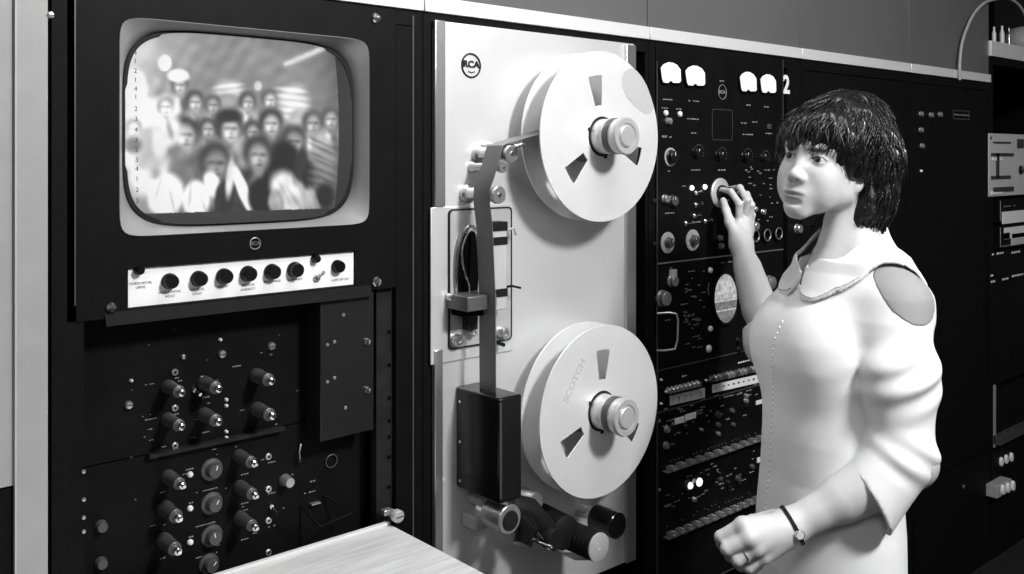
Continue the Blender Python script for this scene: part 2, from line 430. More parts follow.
    I = I*(1-.25*np.clip((np.hypot((u-235)/118, (v-128)/100)-.8)/.3, 0, 1)*np.where(u > 250, 1, .2))
    return np.clip(I, .01, 1)
xs = np.linspace(-1, 1, NX); zs = np.linspace(-1, 1, NY)
GX, GZ = np.meshgrid(xs, zs)
rr = (np.abs(GX)**5.0+np.abs(GZ)**5.0)**(1/5.0); linf = np.maximum(np.abs(GX), np.abs(GZ)); sc_ = np.where(rr > 0, linf/np.maximum(rr, 1e-9), 1)
WX_ = cx+GX*sc_*.2045; WZ_ = cz+GZ*sc_*.1565
bul = .022*(1-((WX_-cx)/.21)**2*.62-((WZ_-cz)/.16)**2*.38)
WY = -(-.034+bul)
me = bpy.data.meshes.new('screen')
co = np.stack([WX_-mon.location.x, WY-mon.location.y, WZ_-mon.location.z], -1).reshape(-1, 3)
idx = np.arange(NX*NY).reshape(NY, NX)
fc = np.stack([idx[:-1, :-1], idx[:-1, 1:], idx[1:, 1:], idx[1:, :-1]], -1).reshape(-1, 4)
me.from_pydata(co.tolist(), [], fc.tolist()); me.polygons.foreach_set('use_smooth', [True]*len(me.polygons))
# picture coordinates of each point of the tube (its own raster)
PX_ = np.vectorize(lambda x, y: 512+F*((x-CAM.x)*R_.x+(y-CAM.y)*R_.y)/((x-CAM.x)*FW.x+(y-CAM.y)*FW.y))(WX_, WY)
DZ_ = (WX_-CAM.x)*FW.x+(WY-CAM.y)*FW.y
PV_ = HY-F*(WZ_-CH)/DZ_
I = crowd(PX_, PV_).reshape(-1)
ca = me.color_attributes.new('picture', 'FLOAT_COLOR', 'POINT')
ca.data.foreach_set('color', np.stack([I, I, I, np.ones_like(I)], -1).reshape(-1))
m = bpy.data.materials.new('lit_picture_tube'); m.use_nodes = True; nt = m.node_tree; bs = nt.nodes['Principled BSDF']
bs.inputs['Base Color'].default_value = (.03, .03, .03, 1); bs.inputs['Roughness'].default_value = .06
a_ = nt.nodes.new('ShaderNodeAttribute'); a_.attribute_name = 'picture'
g_ = nt.nodes.new('ShaderNodeGamma'); g_.inputs['Gamma'].default_value = 2.2
nt.links.new(a_.outputs['Color'], g_.inputs['Color']); nt.links.new(g_.outputs['Color'], bs.inputs['Emission Color']); bs.inputs['Emission Strength'].default_value = SCREEN_GAIN
me.materials.append(m)
so = bpy.data.objects.new('screen', me); COL.objects.link(so); so.parent = mon
b = MB()
for ch, v in zip('4121412343234123', (53, 61, 71, 80, 89, 97, 109, 119, 130, 140, 150, 160, 169, 179, 190, 201)):
    q = P(136+(v-120)*.015, v, -.018); t_ = bul.max()
    yy = -.034+.022*(1-((q.x-cx)/.21)**2*.62-((q.z-cz)/.16)**2*.38)
    q = P(136+(v-120)*.015, v, yy); b.text(ch, q.x, q.z, yy+.0006, .0105, ext=.0002)
obj('screen_digits', b, 'ink', so, smooth=0)
# control strip
obj('strip_recess', MB().box(sx0, sx1, sz0, sz1, -.02, -.014), 'dark', mon)
obj('control_strip', MB().box(sx0+.001, sx1-.001, sz0+.001, sz1-.0015, -.014, -.004), 'white', mon)
obj('lower_lip', MB().add([(mx0+.04,-.002,1.285),(sx1+.03,-.002,1.285),(sx1+.03,-.012,1.266),(mx0+.04,-.012,1.266),(mx0+.04,.01,1.266),(sx1+.03,.01,1.266)],
    [(0,1,2,3),(3,2,5,4),(0,3,4),(1,5,2),(0,4,5,1)]), 'black', mon, smooth=0)
for (u, v) in ((173, 282), (202, 279.5), (227.5, 277), (251.5, 274.5), (275.5, 272.5), (298.5, 270.5)):
    knob(u, v, mon, r=7.2, d=-.004, ln=.016, pointer=False)
knob(141, 270.5, mon, r=4.6, d=-.004, ln=.012, m='blackgloss', pointer=False); knob(341, 267, mon, r=6, d=-.004, ln=.014, m='blackgloss', pointer=False)
knob(318, 259, mon, r=4, d=-.004, ln=.012, m='knob', pointer=False)
toggle(318, 278, mon, r=4, d=-.004, ang=.9, m='steel')
def lab(txt, u, v, size, par=mon, d=-.0039, m='ink'):
    x, z = at(u, v, d); obj('lettering', MB().text(txt, x, z, d, size, ext=.0003), m, par, smooth=0)
lab('HORIZONTAL', 140.5, 283.2, .0056); lab('DRIVE', 140.5, 287.5, .0056)
for t1, t2, u, v in (('HORIZONTAL', 'HOLD', 170, 292, ), ('VERTICAL', 'HOLD', 197, 289.5), ('HEIGHT', None, 223, 286.5), ('VERTICAL', 'LINEARITY', 248, 285), ('BRIGHTNESS', None, 272, 281.5), ('CONTRAST', None, 295, 279.5), ('TALLY', 'LAMP OFF ON', 340, 275.5)):
    if t1 != 'TALLY': lab(t1, u, v, .0056)
    if t2: lab(t2, u, v+4.2, .0056)
for (u, v) in ((377.5, 18), (378, 282), (112.5, 308)): screw(u, v, mon, r=5.2, d=.002)
# round emblem
x, z = at(255.5, 243.5, .004)
e = obj('emblem', MB().torus(x, z, .003, .0095, .0009), 'jack', mon); obj('emblem_lettering', MB().text('RCA', x, z, .002, .009, ext=.0012), 'jack', e, smooth=0)
# ================================================================== LOWER LEFT CHASSIS
DC = -.055
ch = thing('processing_chassis', ((X(96)+X(380))/2, 0, .62), 'black recessed electronics chassis with shaft knobs and test jacks below the monitor', 'electronics chassis')
zb = P(150, 574, 0).z - .12
zsplit = P(200, 444, DC).z
obj('upper_face', MB().box(X(84), X(381), zsplit+.002, 1.274, DC-.004, DC), 'black2', ch)
obj('lower_face', MB().box(X(84), X(381), .48, zsplit, DC-.004, DC), 'black2', ch)
a0 = P(150, 461, DC+.014); a1 = P(285, 433, DC+.014)
obj('divider_ledge', MB().box(a0.x, a1.x, zsplit-.003, zsplit+.003, DC, DC+.014), 'dark', ch)
for (u, v, r) in ((274, 382, 5.3), (275, 417, 5.3), (221, 390, 5.2), (221, 423, 5.2), (184, 394, 5), (184, 428, 5), (184.5, 487, 5), (181, 520, 5.6), (180, 553, 5.6),
                  (256.5, 465, 4.8), (257.5, 497, 4.8), (257.5, 529, 4.8)):
    shaftknob(u, v, u, v, ch, r*1.12, d=DC, ln=.068)
for (u, v, r) in ((216, 472, 7.6), (216, 506, 7.6), (216, 539, 7.6), (213, 567, 7)):
    o = knob(u, v, ch, r=r, d=DC, ln=.018, m='knobgrey', skirt=True)
for (u, v) in ((175.5, 372.5), (175.5, 408.5), (175.5, 446), (269, 457), (269, 489.5), (269, 521), (269, 553)): jack(u, v, ch, d=DC)
for (u, v) in ((191, 475), (191, 509), (191, 543)): lampcap(u, v, ch, r=3.0, d=DC, m='lampdim')
for (u, v) in ((129.5, 405.5), (223, 354.5), (272.5, 346.5)): screw(u, v, ch, r=4.4, d=DC, m='steel')
screw(184, 357, ch, r=2.6, d=DC, m='steel')
for (u, v) in ((103, 528), (103, 565)): knob(u, v, ch, r=5.5, d=DC, ln=.012, m='knobgrey', pointer=False)
o = knob(290.5, 483, ch, r=5.4, d=DC, ln=.022, m='jack', pointer=False)
toggle(195, 390, ch, r=3.2, d=DC, ang=-.4); toggle(272, 507, ch, r=3, d=DC, ang=-.6)
for (u, v) in ((227, 400), (227, 406), (227, 432), (227, 438), (169, 385), (169, 420), (203, 378), (203, 414), (132, 381), (221, 340)):
    lampcap(u, v, ch, r=1.7, d=DC, m='lampdim', name='test_point')
for (u, v, w) in ((151, 384, 12), (151, 419, 12), (206, 397, 8), (206, 432, 8), (176, 378, 7), (176, 414, 7), (190, 469, 8), (190, 503, 8), (190, 537, 8), (245, 474, 8), (245, 503, 8), (245, 539, 8),
                  (207, 490, 22), (207, 524, 22), (207, 555, 22), (272, 462, 8), (272, 493, 8), (272, 526, 8), (290, 475, 8), (310, 492, 12), (313, 481, 6), (237, 366, 9), (163, 492, 6), (163, 525, 6), (163, 558, 6)):
    dash(u, v, w, ch, d=DC)
obj('pilot_ring', MB().torus(*at(331.5, 461, DC+.003), DC+.003, .0118, .0012), 'knobgrey', ch)
obj('cable_end', MB().tube([P(301, 444, DC+.006), P(299.5, 452, DC+.012), P(300, 459, DC+.012)], .0012, 8), 'jack', ch)
obj('cable_plug', MB().lathe(*at(300, 461, DC+.01), [(.004, DC+.004), (.004, DC+.01), (.002, DC+.012)], 12), 'dark', ch)
for k in range(46):
    u = random.uniform(128, 300); v = random.uniform(330, 570)-(u-128)*.1
    dash(u, v, random.choice([2, 3, 5]), ch, d=DC, h=1.0)
# drawer handle plate leaning out
q = [P(300, 505, DC), P(322, 494, DC), P(352, 513, DC+.05), P(320, 527, DC+.05)]
obj('handle_plate', MB().tube([q[0], q[3], q[2], q[1]], .0022, 6), 'black', ch)
x, z = at(316.5, 504, DC+.01); obj('plate_marking', MB().box(x-.009, x+.009, z-.001, z+.001, DC, DC+.01), 'jack', ch)
# perforated cover
m = mat('perforated_black_steel', .018, .42); nt = m.node_tree; bs = nt.nodes['Principled BSDF']
tc = nt.nodes.new('ShaderNodeTexCoord'); sp = nt.nodes.new('ShaderNodeSeparateXYZ'); nt.links.new(tc.outputs['Object'], sp.inputs[0])
def mth(op, a, b=None):
    nn = nt.nodes.new('ShaderNodeMath'); nn.operation = op
    for i, q_ in enumerate((a, b)):
        if q_ is None: continue
        if isinstance(q_, (int, float)): nn.inputs[i].default_value = q_
        else: nt.links.new(q_, nn.inputs[i])
    return nn.outputs[0]
hx = mth('SINE', mth('MULTIPLY', mth('ADD', sp.outputs[0], sp.outputs[1]), 1600.0)); hz = mth('SINE', mth('MULTIPLY', sp.outputs[2], 1600.0))
hol = mth('GREATER_THAN', mth('MULTIPLY', hx, hz), .25)
mr = nt.nodes.new('ShaderNodeMix'); mr.data_type = 'RGBA'; nt.links.new(hol, mr.inputs[0]); mr.inputs[6].default_value = (.008, .008, .008, 1); mr.inputs[7].default_value = (.002, .002, .002, 1)
nt.links.new(mr.outputs[2], bs.inputs['Base Color']); M['perf'] = m
pc = thing('perforated_cover', (P(320, 400, .0).x, 0, P(320, 442, 0).z), 'black perforated metal cover box right of the shaft knobs, two bright screws', 'equipment cover')
xa, xb = P(320.5, 400, 0).x, P(374, 400, 0).x
obj('shell', MB().box(xa, xb, P(320.5, 442, 0).z, 1.272, DC, 0), 'perf', pc, bevel=.002)
for v in (342, 390.5): screw(368.5, v, pc, r=3.6, d=0, slot=False)
for (u, v) in ((328, 345), (328, 382), (335, 342), (335, 378), (344, 315), (346, 408)): screw(u, v, pc, r=1.8, d=0, m='jack', slot=False, ln=.002)
# ================================================================== SHELF
zs_ = P(388, 523, 0).z
sh = thing('writing_shelf', (.7, -.15, zs_-.03), 'pale wood-grain work shelf jutting out below the black monitor cabinet', 'shelf')
xr = P(388, 523, 0).x
obj('top', MB().box(-.3, xr, zs_-.028, zs_, .002, .62), 'wood', sh, bevel=.002)
obj('back_lip', MB().box(-.3, xr-.004, zs_, zs_+.006, .002, .012), 'woodedge', sh, bevel=.001)
obj('bracket', MB().box(.45, .48, zs_-.2, zs_-.028, .002, .4), 'dark', sh)
obj('bracket', MB().box(.90, .93, zs_-.2, zs_-.028, .002, .4), 'dark', sh)
kn = thing('shelf_clamp_knob', P(397, 517, .01), 'round slotted metal knob at the back corner of the pale shelf', 'clamp knob')
x, z = at(399.5, 517, .03)
o = obj('knob_head', MB().lathe(x, z, [(.0075, .0), (.0075, .016), (.0115, .018), (.0118, .028), (.0095, .031)], 28), 'plate', kn)
obj('slot', MB().box(x-.008, x+.008, z-.0009, z+.0009, .031, .0316), 'ink', o)
obj('mounting_tab', MB().box(x-.022, x-.004, z+.002, z+.0115, .0, .014), 'jack', kn, bevel=.001)

# ================================================================== CEILING FIXTURE (mirrored in the picture tube)
fx = thing('ceiling_fixture', (3.78, -3.95, 2.93), 'bare fluorescent tube fixture on the ceiling, mirrored as a streak in the screen', 'ceiling light')
obj('housing', MB().add([(x, y, z) for x in (3.70, 3.86) for y in (-4.65, -3.25) for z in (2.955, 3.0)], [(0,1,3,2),(4,6,7,5),(0,4,5,1),(2,3,7,6),(0,2,6,4),(1,5,7,3)]), 'white', fx)
obj('lamp_tube', MB().tube([(3.78, -4.6, 2.93), (3.78, -3.30, 2.93)], .028, 14), 'tube', fx)
# ================================================================== TAPE DECK
dx0, dx1 = X(433.5), X(633)
dz0, dz1 = .578, 1.785
dk = thing('tape_deck', ((dx0+dx1)/2, 0, dz0), 'pale satin metal videotape deck panel carrying guides, rollers and a black head box', 'tape machine')
obj('deck_panel', MB().box(dx0, dx1, dz0, dz1, -.03, .004), 'deck', dk, bevel=.0015)
zA = P(437, 207, .01).z; zB = P(437, 350, .01).z
obj('side_rail', MB().box(X(431.5), X(442), zA, dz1-.0, .004, .012), 'steel', dk, bevel=.002)
obj('side_rail', MB().box(X(431.5), X(439.5), dz0+.0, zB, .004, .012), 'steel', dk, bevel=.002)
obj('side_rail', MB().box(X(623), X(632.5), dz0, dz1-.004, .004, .012), 'steel', dk, bevel=.002)
for (u, v) in ((437, 18), ): pass
# cover plate behind the tape path
p0 = P(433, 207, .008); p1 = P(515, 350, .008)
obj('cover_plate', MB().box(X(431, .008), X(513, .008), p1.z-.0, p0.z-.001, .004, .008), 'deck', dk, bevel=.001)
x0_, x1_ = X(449, .012), X(512, .012); z0_, z1_ = P(480, 345, .012).z, P(480, 208, .012).z
o_ = rrect(x0_, x1_, z0_, z1_, .010); i_ = rrect(x0_+.003, x1_-.003, z0_+.003, z1_-.003, .008)
obj('inset_rim', MB().ring(o_, i_, .008, .0125), 'dark', dk)
obj('inset_plate', MB().prism(i_, .008, .0115), 'plate', dk)
# emblem
x, z = at(471.5, 65.5, .006)
e = obj('emblem', MB().torus(x, z, .005, .0235, .0018, 48), 'dark', dk)
obj('emblem_lettering', MB().text('RCA', x, z+.002, .0045, .0185, ext=.0012, sx=1.15, bold=.0006), 'dark', e, smooth=0)
obj('emblem_flourish', MB().tube([(x-.007, -.005, z-.012), (x+.001, -.005, z-.0145), (x+.009, -.005, z-.012)], .0011, 6), 'dark', e)
# dark recess arch, wire loops, oxide shield
def arch(pts, d0, d1): return MB().ppx(pts, d0, d1)
obj('guide_recess', arch([(459, 303), (458, 275), (459, 250), (463, 236), (471, 229), (478, 236), (482, 250), (482, 303)], .011, .0125), 'void', dk)
def loop(pts, r, m, d, nm='tape_guide_loop'):
    P3 = [P(u, v, dd) for (u, v, dd) in pts]
    out = []
    for i in range(len(P3)-1):
        a = P3[max(i-1, 0)]; b_ = P3[i]; c = P3[i+1]; d_ = P3[min(i+2, len(P3)-1)]
        for k in range(6):
            t = k/6; out.append(.5*((2*b_)+(c-a)*t+(2*a-5*b_+4*c-d_)*t*t+(3*b_-a-3*c+d_)*t**3))
    out.append(P3[-1]); return obj(nm, MB().tube(out, r, 8), m, dk)
loop([(457, 301, .014), (456, 275, .016), (458, 250, .018), (463, 234, .02), (470, 226, .022), (476, 232, .03), (479, 250, .04), (480, 275, .045), (479, 299, .045)], .0035, 'chrome', .02)
loop([(469, 297, .03), (469, 285, .03), (464, 270, .03), (462, 252, .03), (466, 237, .03), (471, 230, .03)], .0018, 'chrome', .03)
# cassette-like canister right of the tape
o = obj('vacuum_canister', MB().box(X(491, .04), X(507, .04), P(500, 310, .04).z, P(500, 222, .04).z, .0115, .04), 'lightgrey', dk, bevel=.002)
def band(v0, v1): obj('black_band', MB().box(X(491, .04)-.001, X(507, .04)+.001, P(500, v1, .041).z, P(500, v0, .041).z, .0115, .0412), 'rubber', o)
band(222, 231); band(237, 245); band(289, 297)
# head bracket
M['bracketgrey'] = mat('dark_satin_bracket', .12, .35, metal=.4)
a = P(478, 306, .06)
obj('head_bracket', MB().box(X(458, .04)-.004, X(497, .075), P(478, 311, .075).z, P(478, 296, .075).z, .0125, .075), 'bracketgrey', dk, bevel=.002)
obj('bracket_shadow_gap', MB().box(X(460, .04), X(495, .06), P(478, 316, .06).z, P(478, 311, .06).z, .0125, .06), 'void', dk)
obj('head_block', MB().box(X(468, .03), X(478, .03), P(472, 330, .03).z, P(472, 313, .03).z, .0115, .03), 'dark', dk, bevel=.001)
for (u, v, r) in ((461, 341, 6), (507, 334, 6), (476, 333, 4), (455, 298, 4)):
    x, z = at(u, v, .03); R = px(u, r); o = obj('bolt', MB().lathe(x, z, [(R, .0115), (R, .024), (R*.8, .027), (R*.4, .027), (R*.35, .024)], 20), 'steel', dk)
obj('lever_pin', MB().tube([P(506, 287, .012), P(512, 286, .03), P(521, 288, .045)], [.003, .0025, .0022], 10), 'dark', dk)
obj('lever_pin', MB().tube([P(498, 343, .012), P(504, 345, .03)], .004, 10), 'dark', dk)
obj('side_clip', MB().tube([P(506, 231, .02), P(514, 228, .03), P(516, 235, .03)], .003, 8), 'plate', dk)
# rollers above
def roller(u, v, r, d1, d0=.004, name='guide_roller', m='steel'):
    x, z = at(u, v, d1); R = px(u, r, d1)
    o = obj(name, MB().lathe(x, z, [(R*1.1, d0), (R*1.1, d0+.008), (R*.8, d0+.012), (R*.8, d1-.010), (R, d1-.008), (R, d1-.0015), (R*.9, d1)], 32), m, dk)
    obj('roller_cap', MB().lathe(x, z, [(R*.28, d1), (R*.26, d1+.002)], 16), 'chrome', o)
    return o
roller(512, 154, 9, .105); roller(503.5, 167.5, 5.5, .10); roller(499.5, 195, 9, .105)
x, z = at(522, 146.5, .12)
obj('guide_bar', MB().tube([(x-.002, -.03, z+.004), (x, -.118, z)], .0042, 12), 'chrome', dk)
obj('bar_cap', MB().lathe(x, z, [(.0065, .116), (.0065, .124), (.005, .126)], 20), 'chrome', dk)
obj('bar_post', MB().lathe(*at(500, 146, .05), [(.009, .004), (.009, .02), (.006, .024), (.006, .05)], 20), 'chrome', dk)
# ---- black head box below
bx_ = P(499, 400, .135).x; bxr = P(522, 400, .135).x
zt_ = P(499, 399, .135).z; zb_ = P(499, 505, .135).z
hb = obj('head_box', MB().box(bx_, bxr, zb_, zt_, .004, .135), 'blackgloss', dk, bevel=.004)
obj('edge_trim', MB().box(bx_+.001, bx_+.006, zb_+.01, zt_-.008, .135, .137), 'knobgrey', hb, bevel=.0006)
for v in (401, 441, 480):
    p = P(462.5, v, .018)
    zz_ = CH-(v-157)/F*((p-CAM).dot(FW))
    obj('screw', MB().lathe(0, 0, [(.003, 0), (.003, .0015), (.0015, .002)], 12, ax=(-1, 0, 0), o=(bx_, -.018, zz_)), 'chrome', hb)
obj('screw', MB().lathe(*at(443, 481, .006), [(.006, .004), (.006, .006), (.004, .007)], 16), 'lightgrey', dk)
# ---- capstan group at the bottom
def cylv(u, v, r, d0, d1, m, name, grooves=0, cone=1.0, parent=None):
    x, z = at(u, v, d1); R = px(u, r, d1)
    prof = [(R*cone, d0)]
    if grooves:
        L = (d1-d0)/grooves
        for k in range(grooves): prof += [(R, d0+k*L+.0005), (R, d0+k*L+L*.6), (R*.9, d0+k*L+L*.65), (R*.9, d0+(k+1)*L-.0005)]
    prof += [(R, d1-.002), (R*.93, d1)]
    return obj(name, MB().lathe(x, z, prof, 36), m, parent or dk), x, z, R
o, x, z, R = cylv(598, 547, 14.5, .03, .135, 'rubber', 'pinch_roller', grooves=9)
obj('roller_face', MB().lathe(x, z, [(R*.98, .135), (R*.98, .138), (R*.9, .139), (R*.12, .139), (R*.1, .1375)], 40), 'plate', o)
cylv(566, 533, 17, .004, .085, 'rubber', 'idler_roller', cone=1.1)
cylv(556, 540, 11, .085, .11, 'rubber', 'idler_hub')
o, x, z, R = cylv(618, 526, 13, .004, .07, 'blackgloss', 'capstan_motor')
obj('motor_label', MB().add([(x+R*.1, -.045, z+R*1.0), (x+R*.1, -.068, z+R*1.0), (x+R*.55, -.068, z+R*.86), (x+R*.55, -.045, z+R*.86)], [(0,1,2,3)]), 'white', o)
cylv(510, 520, 15, .06, .115, 'jack', 'audio_head_drum', cone=1.0)
obj('drum_face', MB().lathe(*at(511, 521, .117), [(.020, .114), (.018, .118), (.006, .119)], 28), 'dark', dk)
cylv(536, 503, 10.5, .02, .06, 'steel', 'guide_roller')
obj('arm_casting', MB().tube([P(497, 506, .04), P(512, 505, .06), P(528, 510, .07), P(540, 525, .07), P(556, 537, .06)], [.012, .022, .026, .026, .018], 14), 'rubber', dk)
obj('arm_casting', MB().tube([P(520, 515, .10), P(527, 530, .11), P(522, 545, .115)], [.018, .024, .018], 14), 'blackgloss', dk)
obj('tension_lever', MB().tube([P(525, 537, .10), P(540, 543, .13), P(550, 547, .15)], [.0035, .003, .0035], 10), 'chrome', dk)
obj('lever_tip', MB().lathe(0, 0, [(.0055, 0), (.0055, .006), (.003, .007), (.0025, .003)], 16, ax=(0, -1, 0), o=tuple(P(549, 547, .15))), 'chrome', dk)
obj('erase_head', MB().box(X(478, .05)-.005, X(490, .05)+.0, P(484, 530, .05).z, P(484, 516, .05).z, .004, .05), 'lightgrey', dk, bevel=.004)
obj('erase_head', MB().box(X(482, .05), X(492, .05), P(484, 508, .05).z, P(484, 498, .05).z, .004, .05), 'lightgrey', dk, bevel=.004)
obj('roller_post', MB().lathe(*at(585, 516, .03), [(.006, .004), (.006, .03), (.004, .034)], 16), 'steel', dk)
# ================================================================== REELS
def sector(x, z, a0, a1, r0, r1, k=8):
    out = [(x+r1*cos(a0+(a1-a0)*i/k), z+r1*sin(a0+(a1-a0)*i/k)) for i in range(k+1)]
    m0 = (a0+a1)/2; h = (a1-a0)*.95
    out += [(x+r0*cos(m0+h/2-h*i/k), z+r0*sin(m0+h/2-h*i/k)) for i in range(k+1)]
    return out
def flange(x, z, d0, d1, R, rin, wins):
    """disc with a centre hole and three tapered windows, as a real plate"""
    bm = bmesh.new()
    me_c = bpy.data.curves.new('f', 'CURVE'); me_c.dimensions = '2D'; me_c.fill_mode = 'BOTH'; me_c.extrude = (d1-d0)/2-.0004; me_c.bevel_depth = .0004
    def sp_(pts):
        s = me_c.splines.new('POLY'); s.points.add(len(pts)-1); s.use_cyclic_u = True
        for i, (a, b) in enumerate(pts): s.points[i].co = (a-x, b-z, 0, 1)
    sp_([(x+R*cos(2*pi*i/128), z+R*sin(2*pi*i/128)) for i in range(128)])
    sp_([(x+rin*cos(2*pi*i/48), z+rin*sin(2*pi*i/48)) for i in range(48)])
    for w in wins: sp_(w)
    ob = bpy.data.objects.new('f', me_c); COL.objects.link(ob)
    dg = bpy.context.evaluated_depsgraph_get(); me = bpy.data.meshes.new_from_object(ob.evaluated_get(dg))
    b = MB(); b.add([(v.co.x+x, -(d0+d1)/2-v.co.z, v.co.y+z) for v in me.vertices], [tuple(p.vertices) for p in me.polygons])
    bpy.data.objects.remove(ob); return b
def reel(u, v, rot, pack, label, patch=None, text=None):
    dF = .100; dB = .042
    c = P(u, v, dF); x, z = c.x, c.z; R = .1805
    t = thing('tape_reel', (x, -dB, z), label, 'tape reel', 'large tape reels on the deck')
    wins = [sector(x, z, rot+k*2*pi/3-.17, rot+k*2*pi/3+.17, .066, .130) for k in range(3)]
    obj('front_flange', flange(x, z, dF-.003, dF, R, .043, wins), 'reel', t, smooth=30)
    obj('back_flange', flange(x, z, dB, dB+.003, R, .043, []), 'reel', t, smooth=30)
    obj('tape_pack', MB().lathe(x, z, [(pack, dB+.0035), (pack, dF-.0035)], 64), 'tape', t)
    h = obj('hub', MB().lathe(x, z, [(.046, dB-.002), (.046, dF-.002), (.040, dF+.001)], 48), 'dark', t)
    cl = obj('hub_clamp', MB().lathe(x, z, [(.037, dF+.0), (.037, dF+.022), (.0355, dF+.024), (.0355, dF+.026), (.037, dF+.028), (.037, dF+.050), (.0355, dF+.052), (.0385, dF+.054), (.0395, dF+.066), (.037, dF+.0705), (.027, dF+.0705), (.0255, dF+.067), (.020, dF+.067)], 64), 'plate', t)
    obj('grip_ring', MB().lathe(x, z, [(.0375, dF+.031), (.0382, dF+.033), (.0382, dF+.046), (.0375, dF+.048)], 64), 'knobgrey', cl)
    obj('clamp_cap', MB().lathe(x, z, [(.0225, dF+.066), (.0225, dF+.071), (.0205, dF+.073)], 40), 'plate', cl)
    for k in range(3):
        a = rot+pi/3+k*2*pi/3
        obj('lock_tab', MB().box(x+.043*cos(a)-.004, x+.043*cos(a)+.004, z+.043*sin(a)-.004, z+.043*sin(a)+.004, dF, dF+.004), 'dark', h, bevel=.001)
    if patch:
        pts = [P(a, b_, dF+.0006) for a, b_ in patch]
        obj('dull_patch', MB().prism([(p.x, p.z) for p in pts], dF, dF+.0006), 'reelpatch', t, label='dull grey oval patch near the rim')
    if text:
        tu, tv, ts, tr, st = text
        q = P(tu, tv, dF+.0004); obj('lettering', MB().text(st, q.x, q.z, dF, ts, ext=.0002, rot=tr, bold=.0006, sx=1.12), mat('faded_lettering', .46, .6), t, smooth=0)
    # spindle to the deck
    obj('spindle', MB().lathe(x, z, [(.030, .0045), (.030, dB-.002)], 32), 'dark', t)
    return t
T1 = reel(602.5, 136.5, radians(100), .055, 'upper tape reel, bright metal flange with a dull oval patch by its rim',
     patch=[(624, 72), (628, 69), (632, 68), (637, 71), (642, 77), (647, 86), (651, 97), (654, 108), (651, 113), (646, 114), (640, 110), (633, 104), (627, 97), (623, 88), (622, 79)])
T2 = reel(602, 411, radians(88), .055, 'lower tape reel, plain grey metal flange with three dark tapered windows', text=(574.5, 381, .0215, radians(56), 'SCOTCH'))
# ================================================================== TAPE
tp = MB()
def ribbon(pts, d0, d1, t=.0006):
    n = len(pts); vs = []
    for i, (x, z) in enumerate(pts):
        a = pts[min(i+1, n-1)]; b = pts[max(i-1, 0)]
        tx, tz = a[0]-b[0], a[1]-b[1]; L = math.hypot(tx, tz); nx, nz = -tz/L*t, tx/L*t
        vs += [(x+nx, -d0, z+nz), (x+nx, -d1, z+nz), (x-nx, -d1, z-nz), (x-nx, -d0, z-nz)]
    fs = []
    for i in range(n-1):
        for k in range(4):
            k2 = (k+1) % 4; fs.append((i*4+k, i*4+k2, i*4+4+k2, i*4+4+k))
    fs += [(3, 2, 1, 0), tuple((n-1)*4+k for k in range(4))]
    return tp.add(vs, fs)
R1 = P(602.5, 137.5, .10); R2 = P(602, 411, .10)
dt0, dt1 = .047, .096
def xz(u, v, d=.096): p = P(u, v, d); return (p.x, p.z)
topx, topz = xz(504, 145)
ribbon([(R1.x-.03, R1.z+.0535), (R1.x-.12, R1.z+.018), (topx+.006, topz+.002), (topx-.001, topz-.001), xz(502, 150), xz(497.5, 167), xz(490, 190), xz(489.8, 203), xz(492.5, 225), xz(495.5, 298), xz(496, 394)], dt0, dt1)
ribbon([xz(513, 505), xz(528, 520), xz(548, 545), xz(575, 560), xz(590, 560)], dt0, dt1)
tpo = tag(obj('video_tape', tp, 'tape', smooth=30), 'wide dark band of tape running from the upper reel down into the black head box', 'tape')
# ================================================================== BAY C: the panels she works
cx0, cx1 = X(655.2), X(781.8)
zc1, zc2, zc3 = 1.260, 1.003, .902
EDGE = 'knobgrey'
def panel(name, label, cat, z0, z1, x0=cx0, x1=cx1, d=.004, m='black2', edge=True):
    t = thing(name, ((x0+x1)/2, 0, z0), label, cat)
    obj('face', MB().box(x0, x1, z0+.0012, z1-.0012, -.04, d), m, t, bevel=.0006)
    if edge:
        obj('edge_trim', MB().box(x0, x0+.003, z0+.0012, z1-.0012, d, d+.0012), EDGE, t)
        obj('edge_trim', MB().box(x0+.003, x1, z0+.0012, z0+.004, d, d+.0012), EDGE, t)
    return t
d = .004
sp = panel('switching_panel', 'black control panel with four white meters, dials and the knob her fingers hold', 'control panel', zc1, ZT-.012, edge=False)
obj('edge_trim', MB().box(cx0, cx0+.0025, zc1+.001, ZT-.05, d, d+.0012), EDGE, sp)
obj('edge_trim', MB().box(cx1-.0025, cx1, P(781, 120, 0).z, P(781, 60, 0).z, d, d+.0012), EDGE, sp)
obj('edge_trim', MB().box(cx0+.0025, cx1, zc1+.0015, zc1+.005, d, d+.0012), 'steel', sp)
def meter(u, v, w, h):
    uv = [(u-w*.5, v-h*.22), (u-w*.36, v-h*.40), (u-w*.12, v-h*.5), (u+w*.1, v-h*.48), (u+w*.32, v-h*.36), (u+w*.48, v-h*.14), (u+w*.5, v+.42*h), (u+w*.42, v+.5*h), (u+w*.12, v+.5*h), (u+w*.05, v+h*.42), (u-w*.05, v+h*.42), (u-w*.12, v+h*.5), (u-w*.36, v+.48*h), (u-w*.42, v+h*.34)]
    o = obj('meter', MB().ppx([(u+(a-u)*1.16, v+(b-v)*1.14) for a, b in uv], d, d+.006), 'blackgloss', sp)
    obj('meter_face', MB().ppx(uv, d+.006, d+.0075), 'lit', o, smooth=0)
    q0 = P(u, v+h*.42, d+.008); q1 = P(u-w*.22, v-h*.30, d+.008)
    obj('needle', MB().tube([(q0.x, -d-.0078, q0.z), (q1.x, -d-.0078, q1.z)], .0004, 5), 'dimpaint', o)
meter(671, 72.5, 20, 20.5); meter(695.5, 75.5, 19.5, 20); meter(748.5, 81.5, 16.5, 19.5); meter(768.5, 83.5, 15.5, 18.5)
x, z = at(722.5, 92, d+.001)
